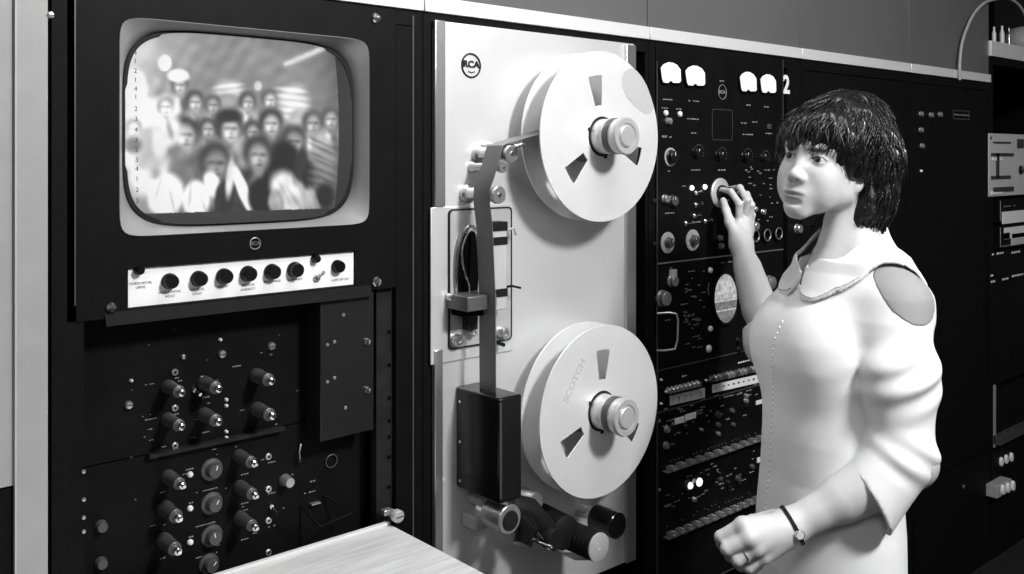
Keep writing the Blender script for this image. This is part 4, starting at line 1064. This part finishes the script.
def bodyform(X_, Y_, Z_, grow=0.0):
    d_ = torso(X_, Y_, Z_, grow)
    x, y, z = B.loc(X_, Y_, Z_); zl = z
    for s in (-1, 1):
        d_ = smin(d_, ell(x, y, Z_, (s*.068-.002, .086, zb+.004), (.066+grow, .058+grow, .070+grow)), .075)
    d_ = smin(d_, cap(X_, Y_, Z_, SL+np.array([0, 0, -.006]), np.array(B.w(.0, -.005, .0)), .047+grow, .070+grow), .06)
    d_ = smin(d_, cap(X_, Y_, Z_, SR+np.array([0, 0, -.006]), np.array(B.w(.0, -.005, .0)), .052+grow, .070+grow), .06)
    return d_
NB = np.array(Q(851, 262, 1.875)); NT = np.array(Q(851, 195, 1.87))
def neck(X_, Y_, Z_):
    d_ = cap(X_, Y_, Z_, NT, NB, .052, .054)
    # sloping trapezius to both shoulders
    for Sx in (SL, SR):
        m = NB*.35+Sx*.65; m[2] = NB[2]-.006
        d_ = smin(d_, cap(X_, Y_, Z_, NB+np.array([0, 0, .012]), m, .040, .040), .05)
    # tendons to the breastbone notch
    nt = np.array(B.w(0, .066, .012))
    hx_ = H.w(.045, -.01, -.07)
    d_ = smin(d_, cap(X_, Y_, Z_, hx_, nt+np.array([0, 0, .0]), .010, .006), .03)
    return d_
def head(X_, Y_, Z_):
    x, y, z = H.loc(X_, Y_, Z_); ax = np.abs(x)
    d_ = ell(x, y, z, (0, -.015, .032), (.073, .092, .084))
    d_ = smin(d_, ell(x, y, z, (0, .028, -.020), (.0565, .061, .076)), .03)
    d_ = smin(d_, ell(ax, y, z, (.034, .051, -.033), (.022, .026, .024)), .035)
    d_ = smin(d_, cap(ax, y, z, (.047, .006, -.054), (.011, .070, -.099), .016, .0125), .032)
    d_ = smin(d_, ell(ax, y, z, (.030, .054, -.060), (.024, .022, .026)), .03)
    d_ = smin(d_, cap(ax, y, z, (.053, -.005, -.020), (.050, .006, -.058), .017, .014), .03)
    d_ = smin(d_, ell(x, y, z, (0, .078, -.101), (.015, .0145, .0145)), .026)
    d_ = smin(d_, ell(x, y, z, (0, .080, -.070), (.025, .0150, .022)), .022)
    d_ = smin(d_, cap(ax, y, z, (.010, .082, .020), (.043, .070, .021), .010, .008), .02)
    # nose
    d_ = smax(d_, -ell(ax, y, z, (.031, .098, -.001), (.018, .016, .0125)), .018)
    d_ = smin(d_, cap(x, y, z, (0, .083, .010), (0, .1005, -.033), .0066, .0078), .014)
    d_ = smin(d_, ell(x, y, z, (0, .1010, -.037), (.0100, .0105, .0092)), .010)
    d_ = smin(d_, ell(ax, y, z, (.0115, .0925, -.041), (.0068, .0105, .0070)), .008)
    d_ = smax(d_, -ell(ax, y, z, (.0062, .0995, -.0475), (.0034, .0055, .004)), .004)
    # philtrum and lips
    d_ = smin(d_, ell(x, y, z, (0, .090, -.068-.0), (.0205, .0075, .0040)), .007)
    d_ = smin(d_, ell(x, y, z, (0, .0895, -.0785), (.0175, .0078, .0050)), .007)
    d_ = smax(d_, -ell(x, y, z+ax*.08, (0, .1005, -.0728), (.024, .0062, .0012)), .003)
    d_ = smax(d_, -ell(x, y, z, (0, .096, -.0885), (.016, .006, .004)), .008)
    # eyelids round the eyeballs
    ex, ey, ez = .0315, .0705, -.001
    lid = np.sqrt((ax-ex)**2+(y-ey)**2+(z-ez)**2)-.0145
    up_ = ez+.0042-((ax-ex)/.0145)**2*.0042; lo_ = ez-.0040+((ax-ex)/.0145)**2*.0036
    d_ = smin(d_, lid, .005)
    slit = np.maximum(np.maximum(z-up_, lo_-z), np.abs(ax-ex)-.0135); slit = np.maximum(slit, .078-y)
    d_ = smax(d_, -np.minimum(slit, 9), .0012)
    # ear
    e = ell(ax-.0, y, z, (.0745, -.008, -.012), (.008, .018, .030)); e = smax(e, -ell(ax, y, z, (.084, -.004, -.008), (.006, .010, .016)), .006)
    e = smin(e, ell(ax, y, z, (.073, .002, -.041), (.006, .008, .009)), .01)
    return smin(d_, e, .008)
def lateral(P_, Q_, X_, Y_, Z_): pass
# ---- hands ---------------------------------------------------------
def px3(l): return [np.array(Q(u, v, Z)) for u, v, Z in l]
# right hand on the dial
kz = 2.40
RIDX = px3([(739, 222, 2.36), (739.5, 204, 2.345), (731, 191.5, 2.375), (722, 189.5, 2.405)])
RMID = px3([(745, 220, 2.375), (747, 200, 2.35), (740, 187.5, 2.385), (731, 188.5, 2.43)])
RRNG = px3([(749, 223, 2.395), (751.5, 205, 2.375), (747, 194, 2.405), (739, 193, 2.44)])
RLIT = px3([(750, 229, 2.41), (752.5, 215, 2.40), (750, 205, 2.42), (744, 203, 2.445)])
RTHB = px3([(735, 236, 2.345), (730, 222.5, 2.33), (726, 210, 2.35), (723.3, 200.5, 2.385)])
def rhand(X_, Y_, Z_):
    W_ = WR; a = (X_, Y_, Z_)
    d_ = cap(*a, ER, WR, .041, .0255)
    d_ = smin(d_, cap(*a, ER*.65+WR*.35, ER*.25+WR*.75, .040, .030), .02)
    palm = None
    for ch_, r in ((RIDX, .0135), (RMID, .014), (RRNG, .0135), (RLIT, .0125)):
        c = cap(*a, W_*.8+ch_[0]*.2, ch_[0], .019, r); palm = c if palm is None else smin(palm, c, .014)
    palm = smin(palm, cap(*a, W_, RTHB[1], .018, .0125), .018)
    d_ = smin(d_, palm, .022)
    for ch_, rs in ((RIDX, (.0105, .0088, .0076, .0064)), (RMID, (.0108, .0090, .0078, .0066)), (RRNG, (.0102, .0086, .0074, .0062)), (RLIT, (.0092, .0076, .0066, .0056))):
        d_ = smin(d_, chain(*a, ch_, rs, .004), .0055)
    d_ = smin(d_, chain(*a, RTHB[1:], (.0125, .0100, .0082), .004), .008)
    return d_
# left hand, loose fist in front of the skirt
lz = 1.625
LK = px3([(743, 525, 1.615), (749, 538, 1.600), (756, 548, 1.605), (763, 556, 1.62)])
LP = px3([(721, 537, 1.625), (727, 549, 1.605), (737, 560, 1.605), (748.5, 567.5, 1.62)])
LM = px3([(722, 544, 1.660), (730, 556, 1.640), (741, 566, 1.640), (752, 571, 1.65)])
LT = px3([(738, 543, 1.668), (744, 552, 1.655), (752, 560, 1.652), (759, 566, 1.66)])
LTH = px3([(772, 520, 1.675), (752, 522, 1.69), (735, 532, 1.69), (724, 541, 1.69)])
def lhand(X_, Y_, Z_):
    a = (X_, Y_, Z_)
    m = EL*.45+WL*.55
    d_ = cap(*a, EL, WL, .047, .0275); d_ = smin(d_, cap(*a, EL*.7+WL*.3, m, .045, .037), .02)
    # wrist is wider than deep
    palm = None
    for k, r in zip(LK, (.0145, .0145, .014, .0135)):
        c = cap(*a, WL*.86+k*.14+np.array([0, 0, .0]), k, .0225, r); palm = c if palm is None else smin(palm, c, .014)
    palm = smin(palm, cap(*a, WL, np.array(Q(768, 549, 1.645)), .022, .018), .02)
    d_ = smin(d_, palm, .02)
    for i, (r0, r1, r2) in enumerate(((.0128, .0112, .0095), (.0130, .0115, .0096), (.0124, .0108, .0092), (.0112, .0098, .0084))):
        d_ = smin(d_, chain(*a, [LK[i], LP[i]], (r0, r1), .004), .0065)
        d_ = smin(d_, chain(*a, [LP[i], LM[i], LT[i]], (r1, r2, r2*.9), .004), .003)
    d_ = smin(d_, chain(*a, LTH, (.018, .0125, .0105, .009), .004), .01)
    return d_
def upskin(X_, Y_, Z_):
    d_ = smin(head(X_, Y_, Z_), neck(X_, Y_, Z_), .016)
    bd = bodyform(X_, Y_, Z_, -.012)
    return smin(d_, bd, .03)
def limbs(X_, Y_, Z_):
    a = (X_, Y_, Z_)
    d_ = bodyform(X_, Y_, Z_, -.014)
    d_ = smin(d_, chain(*a, [SL, EL], (.044, .040)), .03); d_ = smin(d_, chain(*a, [SR, ER], (.044, .039)), .03)
    d_ = smin(d_, cap(*a, EL, EL*.6+WL*.4, .040, .036), .02); d_ = smin(d_, cap(*a, ER, ER*.7+WR*.3, .038, .034), .02)
    hx0, hy0 = rows[0, 1], rows[0, 2]
    d_ = np.maximum(d_, .60-Z_)
    for s in (-1, 1):
        hp = B.w(hx0+s*.070, hy0, 0); hp[2] = .78; kn_ = B.w(hx0+s*.075, hy0+.012, 0); kn_[2] = .44; an = B.w(hx0+s*.07, hy0-.02, 0); an[2] = .085; to = B.w(hx0+s*.08, hy0+.11, 0); to[2] = .035
        d_ = smin(d_, cap(*a, hp, kn_, .066, .050), .03); d_ = smin(d_, cap(*a, kn_, an, .050, .034), .03)
        cf = kn_*.65+an*.35-B.M[1]*.018; d_ = smin(d_, ell(*a, cf, (.048, .048, .10)), .03)
        d_ = smin(d_, cap(*a, an-np.array([0, 0, .035]), to, .032, .024), .03)
    return np.maximum(d_, .012-Z_)
woman = thing('person', (hipc.x, hipc.y, 0), 'young woman in a pale collared dress turning a dial with her right hand', 'person')
M['skin'] = mat('skin', .5, .48, noise=.03, nscale=60, attr='tone', bump=.06, bscale=700)
M['dress'] = mat('pale_dress_cloth', .80, .8, noise=.02, nscale=30, bump=.10, bscale=900)
M['hair'] = mat('dark_hair', .008, .36, bump=.0, spec=.5)
M['eye'] = mat('eye_white', .6, .2); M['iris'] = mat('dark_iris', .02, .15)
def skin_tone(V):
    x, y, z = H.loc(V[:, 0], V[:, 1], V[:, 2]); ax = np.abs(x)
    t = np.full(len(V), .53)
    def blend(m, v):
        nonlocal t
        m = np.clip(m, 0, 1); t = t*(1-m)+v*m
    front = (y > .06)
    lipu = 1.3-np.sqrt((x/.0215)**2+((z+.0700-.0-ax*-.05)/.0036)**2)
    lipl = 1.3-np.sqrt((x/.0190)**2+((z+.0772)/.0044)**2)
    blend(np.where(front, np.clip(np.maximum(lipu, lipl)*3, 0, 1), 0), .27)
    br = 1.25-np.sqrt(((ax-.031)/.019)**2+((z-.0165-(ax-.031)*.08)/.0034)**2); blend(np.where(front, br*3, 0), .07)
    lash = 1.2-np.abs((z-(-.001+.0046-((ax-.0315)/.0145)**2*.0042))/.0016); blend(np.where(front & (np.abs(ax-.0315) < .0150), lash*3, 0)*.9, .05)
    return t
def bb(pts, m): p = np.array(pts); return p.min(0)-m, p.max(0)+m
pieces = []
hlo, hhi = np.array(HO)-np.array([.16, .16, .23]), np.array(HO)+np.array([.16, .16, .15])
pieces.append(surface_nets(upskin, hlo, hhi, .0026))
allr = RIDX+RMID+RRNG+RLIT+RTHB+[WR, ER]; lo, hi = bb(allr, .05); lo[2] = max(lo[2], ER[2]-.06)
pieces.append(surface_nets(rhand, lo, hi, .0022))
alll = LK+LP+LM+LT+LTH+[WL, EL]; lo, hi = bb(alll, .055)
pieces.append(surface_nets(lhand, lo, hi, .0022))
lo, hi = bb([SL, SR, EL, ER, np.array(hipc)], .2); lo[2] = 0; hi[2] = min(hi[2], HO.z-.16)
pieces.append(surface_nets(limbs, lo, hi, .0075))
nets_obj('body', pieces, M['skin'], woman, tone=skin_tone)
for s in (-1, 1):
    c = H.w(s*.0315, .0705, -.001); o = obj('eye', MB().lathe(0, 0, [(.0132*sin(pi*k/14)+1e-5, .0132*(1-cos(pi*k/14))-.0132) for k in range(15)], 24, ax=H.M[1], o=c), 'eye', woman, smooth=80)
    gd = H.M[1]+H.M[0]*-.05; gd = gd/np.linalg.norm(gd); ic = c+gd*.0122
    obj('iris', MB().lathe(0, 0, [(.0062, -.001), (.0060, .0006), (.0035, .0013)], 20, ax=gd, o=ic), 'iris', o)
# ---- dress ------------------------------------------------------------
def noise3(x, y, z, f, seed=0):
    r = np.random.RandomState(seed); o = 0
    for k in range(5):
        v = r.normal(size=3); v /= np.linalg.norm(v); ph = r.rand()*6.28; o = o+np.sin((x*v[0]+y*v[1]+z*v[2])*f*(1+.35*k)+ph)
    return o/5
CL = np.array(Q(868, 501, 1.655))      # cuff end of the near sleeve on the forearm
ELs = np.array(Q(900, 453, 1.665))
def sleeves(X_, Y_, Z_):
    a = (X_, Y_, Z_)
    SLx = SL+np.array([0, 0, -.002])
    up_ = chain(*a, [SLx, np.array(Q(898, 375, 1.68)), ELs], (.046, .0575, .056), .06)
    t = ((X_-SLx[0])*(ELs-SLx)[0]+(Y_-SLx[1])*(ELs-SLx)[1]+(Z_-SLx[2])*(ELs-SLx)[2])/np.dot(ELs-SLx, ELs-SLx)
    lowr = cap(*a, ELs, CL+(CL-ELs)*.9, .060, .058)
    # cut at the cuff
    dirc = np.array(Q(868, 501, 1.655))-np.array(Q(926, 470, 1.66)); dirc /= np.linalg.norm(dirc)
    cut = (X_-CL[0])*dirc[0]+(Y_-CL[1])*dirc[1]+(Z_-CL[2])*dirc[2]
    lowr = np.maximum(lowr, cut)
    hollow = np.maximum(cap(*a, ELs, CL+(CL-ELs)*.9, .050, .047), -(cut+.03))
    s = smin(up_, lowr, .02)
    # folds at the inside of the elbow
    xr_ = (X_-CAM.x)*R_.x+(Y_-CAM.y)*R_.y
    fz = Z_-ELs[2]
    s = s+.0036*np.clip((-cut-.035)/.03, 0, 1)*np.exp(-((fz+.0)/.035)**2)*np.sin((fz*.75+(xr_-np.dot(ELs-np.array(CAM), np.array(R_)))*.55)*150)
    s = np.maximum(s, -hollow)
    ra = chain(*a, [SR, ER], (.056, .058), .03)
    dr = (np.array(WR)-ER); dr /= np.linalg.norm(dr)
    CR = ER+dr*.045; rl = cap(*a, ER, CR+dr*.03, .056, .050)
    cut2 = (X_-CR[0])*dr[0]+(Y_-CR[1])*dr[1]+(Z_-CR[2])*dr[2]
    rl = np.maximum(rl, cut2); hol2 = np.maximum(cap(*a, ER, CR+dr*.05, .050, .045), -(cut2+.04))
    r_ = smin(ra, rl, .02); r_ = np.maximum(r_, -hol2)
    return s, r_
def rad_in(x, y): return np.interp(np.degrees(np.arctan2(np.abs(x), y)), [0, 4, 26, 47, 69, 90, 130, 180], [.099, .096, .0925, .094, .082, .076, .074, .076])
def rad_out(x, y): return np.interp(np.degrees(np.arctan2(np.abs(x), y)), [0, 4, 10, 21, 29, 48, 66, 81, 91, 101, 115, 140, 180], [.105, .106, .116, .124, .130, .130, .140, .145, .153, .163, .165, .150, .140])
NKc = np.array(B.w(0, .010, .030))
def dress_raw(X_, Y_, Z_, holes=True):
    bd = bodyform(X_, Y_, Z_, .004)
    s, r_ = sleeves(X_, Y_, Z_)
    kk_ = np.interp(Z_, [SL[2]-.10, SL[2]-.03], [.006, .045])
    h_ = np.maximum(kk_-np.abs(bd-s), 0)/kk_; d_ = np.minimum(bd, s)-h_*h_*kk_*.25
    d_ = smin(d_, r_, .03)
    # soft drag folds running from the bust to the armpit
    x, y, z = B.loc(X_, Y_, Z_)
    fold = np.exp(-((Z_-(zb-.018))/.05)**2)*np.exp(-((y-.02)/.06)**2)*np.clip(x/.06, 0, 1)
    d_ = d_+.006*fold*np.sin(((Z_-zb)+(y)*.45)*120)
    d_ = d_+.0008*noise3(X_, Y_, Z_, 22, 4)
    return d_
def neckcut(X_, Y_, Z_):
    x, y, z = B.loc(X_, Y_, Z_)
    # oval opening with a shallow point at the front
    return (np.hypot(x, y)-rad_in(x, y))*.8
def dress(X_, Y_, Z_):
    d_ = dress_raw(X_, Y_, Z_)
    x, y, z = B.loc(X_, Y_, Z_)
    nk = neckcut(X_, Y_, Z_)
    d_ = smax(d_, -np.maximum(nk, -(Z_-(NKc[2]-.12))), .004)
    d_ = np.maximum(d_, .45-Z_)
    d_ = np.maximum(d_, -np.maximum(torso(X_, Y_, Z_, -.01), Z_-.66))
    return d_
lo, hi = bb([SL, SR, EL, ER, np.array(hipc)], .20); lo[2] = .44; hi[2] = B.o[2]+.10
dr_ = nets_obj('dress', [surface_nets(dress, lo, hi, .0036)], M['dress'], woman, laps=1)
# collar: a second layer of cloth lying on the shoulders
def collar(X_, Y_, Z_):
    d0 = dress_raw(X_, Y_, Z_)
    d0 = smin(d0, neck(X_, Y_, Z_)-.004, .03)
    x, y, z = B.loc(X_, Y_, Z_)
    shell = np.maximum(d0-.0085, -(d0-.0035))
    nk = neckcut(X_, Y_, Z_)
    out = (np.hypot(x, y)-rad_out(x, y))*.8
    gap = .003+.5*np.clip(y-.102, 0, 1)-np.abs(x-.006)
    c = np.maximum(np.maximum(shell, -nk-.0), out); c = np.maximum(c, np.where(y > .06, gap, -1))
    c = np.maximum(c, (B.o[2]-.13)-Z_)
    return c
lo2, hi2 = bb([SL, SR], .14); lo2[2] = B.o[2]-.14; hi2[2] = B.o[2]+.12
co_ = nets_obj('collar', [surface_nets(collar, lo2, hi2, .0024)], M['dress'], woman, laps=2)
# ---- hair -----------------------------------------------------------------
def hairbase(x, y, z):
    d_ = ell(x, y, z, (.008, -.036, .052), (.082, .102, .096))
    d_ = smin(d_, ell(x, y, z, (.004, -.074, -.004), (.098, .084, .110)), .05)
    d_ = smin(d_, ell(x, y, z, (.006, .048, .036), (.056, .050, .048)), .04)
    d_ = smin(d_, ell(np.abs(x), y, z, (.052, -.062, -.070), (.048, .050, .052)), .04)
    d_ = smin(d_, ell(np.abs(x), y, z, (.062, .006, .022), (.026, .042, .058)), .04)
    return d_
def hair(X_, Y_, Z_):
    x, y, z = H.loc(X_, Y_, Z_)
    phi_ = np.arctan2(x, y+.035)
    wob = noise3(x, y, z, 38, 9)
    d_ = hairbase(x, y, z)
    lat = np.clip((.14-z)/.10, 0, 1)
    d_ = d_+lat*(.0030*np.sin(phi_*26+wob*3.0+z*28)+.0016*np.sin(phi_*61+wob*5))+.013*noise3(x, y, z, 42, 2)+.003*noise3(x, y, z, 95, 5)
    zf = np.interp(y, [-.012, .004, .02, .045, .07, .10], [-.036, -.034, -.028, -.016, -.003, .006])+.003*np.sin(x*160)
    side = np.interp(y, [-.02, -.008, .0], [-9, -9, 0])
    cut = np.where(y > -.010, z-zf, 1.0)
    open_ = np.maximum(cut, -(y+.010))
    d_ = smax(d_, -open_, .006)
    # below the ears the neck front stays free
    d_ = smax(d_, -np.maximum(z+.03, -(y+.022)), .01)
    return d_
lo, hi = np.array(HO)-.19, np.array(HO)+.19
hv, hfc = surface_nets(hair, lo, hi, .0030)
# loose strands that follow the surface and lift a little at the ends
rs = np.random.RandomState(11); strands = MB()
lx, ly, lz_ = H.loc(hv[:, 0], hv[:, 1], hv[:, 2])
pick = rs.choice(len(hv), 3600, replace=False)
def hgrad(p, e=.003):
    X0, Y0, Z0 = p[:, 0], p[:, 1], p[:, 2]
    g = np.stack([hairbase(X0+e, Y0, Z0)-hairbase(X0-e, Y0, Z0), hairbase(X0, Y0+e, Z0)-hairbase(X0, Y0-e, Z0), hairbase(X0, Y0, Z0+e)-hairbase(X0, Y0, Z0-e)], -1)
    return g/np.maximum(np.linalg.norm(g, axis=1, keepdims=True), 1e-9)
p = np.stack([lx[pick], ly[pick], lz_[pick]], -1)
p = p[(p[:, 2] > -.02) | (p[:, 1] < .0)]
N_ = len(p); path = [p.copy()]; crown = np.array([0, -.03, .16]); curl = rs.normal(size=(N_, 3))*.45; ln = rs.uniform(.005, .010, (N_, 1))
cur = p.copy()
for k in range(6):
    g = hgrad(cur); dn = cur-crown; dn /= np.linalg.norm(dn, axis=1, keepdims=True); dn[:, 2] -= .5
    tdir = dn-g*(dn*g).sum(1, keepdims=True); tdir /= np.maximum(np.linalg.norm(tdir, axis=1, keepdims=True), 1e-6)
    st = tdir+curl*.2+g*(.02+.015*k)+np.cross(g, tdir)*.45*np.sin(k*.8+curl[:, :1]*3)
    st /= np.linalg.norm(st, axis=1, keepdims=True); cur = cur+st*ln; path.append(cur.copy())
path = np.stack(path, 1)
zf_ = np.interp(path[:, :, 1], [-.012, .004, .02, .045, .07, .10], [-.036, -.034, -.028, -.016, -.003, .006])
bad = ((path[:, :, 1] > -.012) & (path[:, :, 2] < zf_-.002)).any(1)
path = path[~bad]
for q in path:
    w_ = [H.w(*pt) for pt in q]; strands.tube([tuple(t_) for t_ in w_], [.0010, .0011, .0011, .0010, .0008, .0005, .0002], 4)
sv = np.array(strands.v); sf = strands.f
quads = np.array([f for f in sf if len(f) == 4])
ho = nets_obj('hair', [(hv, hfc), (sv, quads)], M['hair'], woman)
# ---- buttons and edging --------------------------------------------------
def on_surface(f, o, dvec, reach=.25):
    """first crossing of f along a ray, from outside inwards"""
    o = np.array(o, float); dvec = np.array(dvec, float)/np.linalg.norm(dvec); t = np.linspace(0, reach, 600)
    p_ = o[None]+dvec[None]*t[:, None]; v = f(p_[:, 0], p_[:, 1], p_[:, 2]); k = np.argmax(v < 0); return p_[k]
bt = MB(); zt0_, zt1_ = B.o[2]-.065, .60
for k in range(64):
    z_ = zt0_-(k)*.0105
    s_ = on_surface(dress_raw, B.w(.012, .30, z_-B.o[2]), -B.M[1], .3)
    bt.lathe(0, 0, [(.0027, -.001), (.0027, .0014), (.0015, .0022)], 10, ax=B.M[1], o=s_)
obj('picot_edging', bt, 'white', dr_, label='row of tiny white beads down the front seam')
# collar binding line and scallops
def seam(t):
    r = float(rad_out(sin(t), cos(t))); return r*sin(t), r*cos(t)
lines = []; cur_ = []
for k in range(241):
    a = 2*pi*k/240; x, y = seam(a)
    if y > .08 and abs(x) < .016: 
        if cur_: lines.append(cur_); cur_ = []
        continue
    o_ = B.w(x*.99, y*.99, .16); s_ = None
    p_ = np.array([B.w(x*.985, y*.985, .16-t_) for t_ in np.linspace(0, .30, 500)])
    v = dress_raw(p_[:, 0], p_[:, 1], p_[:, 2])-.0075; kk = np.argmax(v < 0)
    if v[kk] < 0: cur_.append(p_[kk])
if cur_: lines.append(cur_)
bd_ = MB()
for l in lines:
    if len(l) > 3: bd_.tube([tuple(q) for q in l], .0015, 6)
M['binding'] = mat('grey_binding', .22, .7)
if bd_.v: obj('collar_binding', bd_, 'binding', co_)
pc_ = np.array(Q(910, 296, 1.665)); px1 = np.array(R_); 
def patch(X_, Y_, Z_):
    d0 = dress_raw(X_, Y_, Z_); u_ = (X_-pc_[0])*R_.x+(Y_-pc_[1])*R_.y; z_ = Z_-pc_[2]
    ov = (np.sqrt(((u_-z_*-.25)/.047)**2+(z_/.050)**2)-1)*.04
    return np.maximum(np.maximum(d0-.0012, -(d0+.004)), np.maximum(ov, (X_-SL[0])*FW.x+(Y_-SL[1])*FW.y-.02))
nets_obj('shoulder_patch', [surface_nets(patch, pc_-.09, pc_+.09, .0022)], mat('plain_grey_cloth', .27, .7), dr_, laps=1)['label'] = 'grey oval patch on her near shoulder'
# ---- wrist watch and ring ------------------------------------------------
ad = WL-EL; ad /= np.linalg.norm(ad); wc = WL-ad*.006
e1 = np.cross(ad, np.array([0, 0, 1])); e1 /= np.linalg.norm(e1)
if np.dot(e1, np.array(T_)) < 0: e1 = -e1
e2 = np.cross(ad, e1)
if e2[2] < 0: e2 = -e2
def arm_at(th, grow=.0012):
    dvec = e1*cos(th)+e2*sin(th); t = np.linspace(.06, 0, 300); pp_ = wc[None]+dvec[None]*t[:, None]; v = lhand(pp_[:, 0], pp_[:, 1], pp_[:, 2])-grow
    return pp_[np.argmax(v < 0)], dvec
band_ = MB(); n_ = 48; vs = []
for k in range(n_):
    q, dv = arm_at(2*pi*k/n_); 
    for s_, g_ in ((-.0032, 0), (.0032, 0), (.0032, .0016), (-.0032, .0016)): vs.append(q+ad*s_+dv*g_)
fs = [(k*4+j, k*4+(j+1) % 4, ((k+1) % n_)*4+(j+1) % 4, ((k+1) % n_)*4+j) for k in range(n_) for j in range(4)]
band_.add(vs, fs)
wb = obj('wristwatch', band_, 'rubber', woman, label='dark watch strap with small pale dial on her left wrist')
q, dv = arm_at(radians(-2), .002)
obj('watch_case', MB().lathe(0, 0, [(.0085, -.001), (.0088, .003), (.0078, .0045)], 24, ax=dv, o=q), 'chrome', wb)
obj('watch_dial', MB().lathe(0, 0, [(.0068, .0045), (.0066, .0050)], 24, ax=dv, o=q), 'lampdim', wb)
a0 = LK[2]*.45+LP[2]*.55; ax_ = LP[2]-LK[2]; ax_ /= np.linalg.norm(ax_); rg = []
b1 = np.cross(ax_, [0, 0, 1.]); b1 /= np.linalg.norm(b1); b2 = np.cross(ax_, b1)
for k in range(28):
    th = 2*pi*k/28; rg.append(tuple(a0+(b1*cos(th)+b2*sin(th))*.0122))
obj('ring', MB().tube(rg, .0011, 6, closed=True), 'chrome', woman)
# earring-pale earlobe is skin; fingernails
def nail(c, n, t, r):
    n = np.array(n)/np.linalg.norm(n); o = obj('fingernail', MB().lathe(0, 0, [(r, -.0008), (r*.95, .0004), (r*.6, .0008)], 14, ax=n, o=c), M['skinnail'], woman)
M['skinnail'] = mat('fingernail', .6, .3)
# ---- shoes
for s in (-1, 1):
    hx0, hy0 = rows[0, 1], rows[0, 2]
    an = B.w(hx0+s*.07, hy0-.02, 0); an[2] = .05; to = B.w(hx0+s*.08, hy0+.12, 0); to[2] = .026
    def shoe(X_, Y_, Z_):
        d_ = smin(cap(X_, Y_, Z_, an, to, .040, .034), cap(X_, Y_, Z_, an-np.array([0, 0, .01]), an, .038, .040), .02)
        d_ = np.maximum(d_, Z_-.068); return np.maximum(d_, .001-Z_)
    lo, hi = bb([an, to], .06); lo[2] = -.01
    nets_obj('shoe', [surface_nets(shoe, lo, hi, .004)], M['blackgloss'], woman)
# ================================================================== LIGHT
w = bpy.data.worlds.new('world'); SC.world = w; w.use_nodes = True
w.node_tree.nodes['Background'].inputs[0].default_value = (1, 1, 1, 1); w.node_tree.nodes['Background'].inputs[1].default_value = WORLD
def area(name, loc, target, sx, sy, e):
    l = bpy.data.lights.new(name, 'AREA'); l.shape = 'RECTANGLE'; l.size = sx; l.size_y = sy; l.energy = e
    o = bpy.data.objects.new(name, l); COL.objects.link(o); o.location = loc
    o.rotation_euler = (Vector(target)-Vector(loc)).to_track_quat('-Z', 'Y').to_euler(); return o
key = area('key_light', (1.45, -2.3, 2.85), (1.4, -.2, 1.25), .35, .35, KEY)
area('added_light', (-.9, -1.9, 2.93), (-.2, -1.2, 0), .8, 1.2, FILL)  # added fill from the left for the front of her face, no fixture
area('added_light', (1.25, -.85, 2.93), (1.2, -.1, 1.2), .9, .25, WASH)  # added wash that brightens the top of the deck and trim, unseen source
SC.view_settings.view_transform = 'Standard'; SC.view_settings.look = 'None'; SC.view_settings.gamma = 1; SC.view_settings.use_curve_mapping = False
SC.view_settings.exposure = EXPO
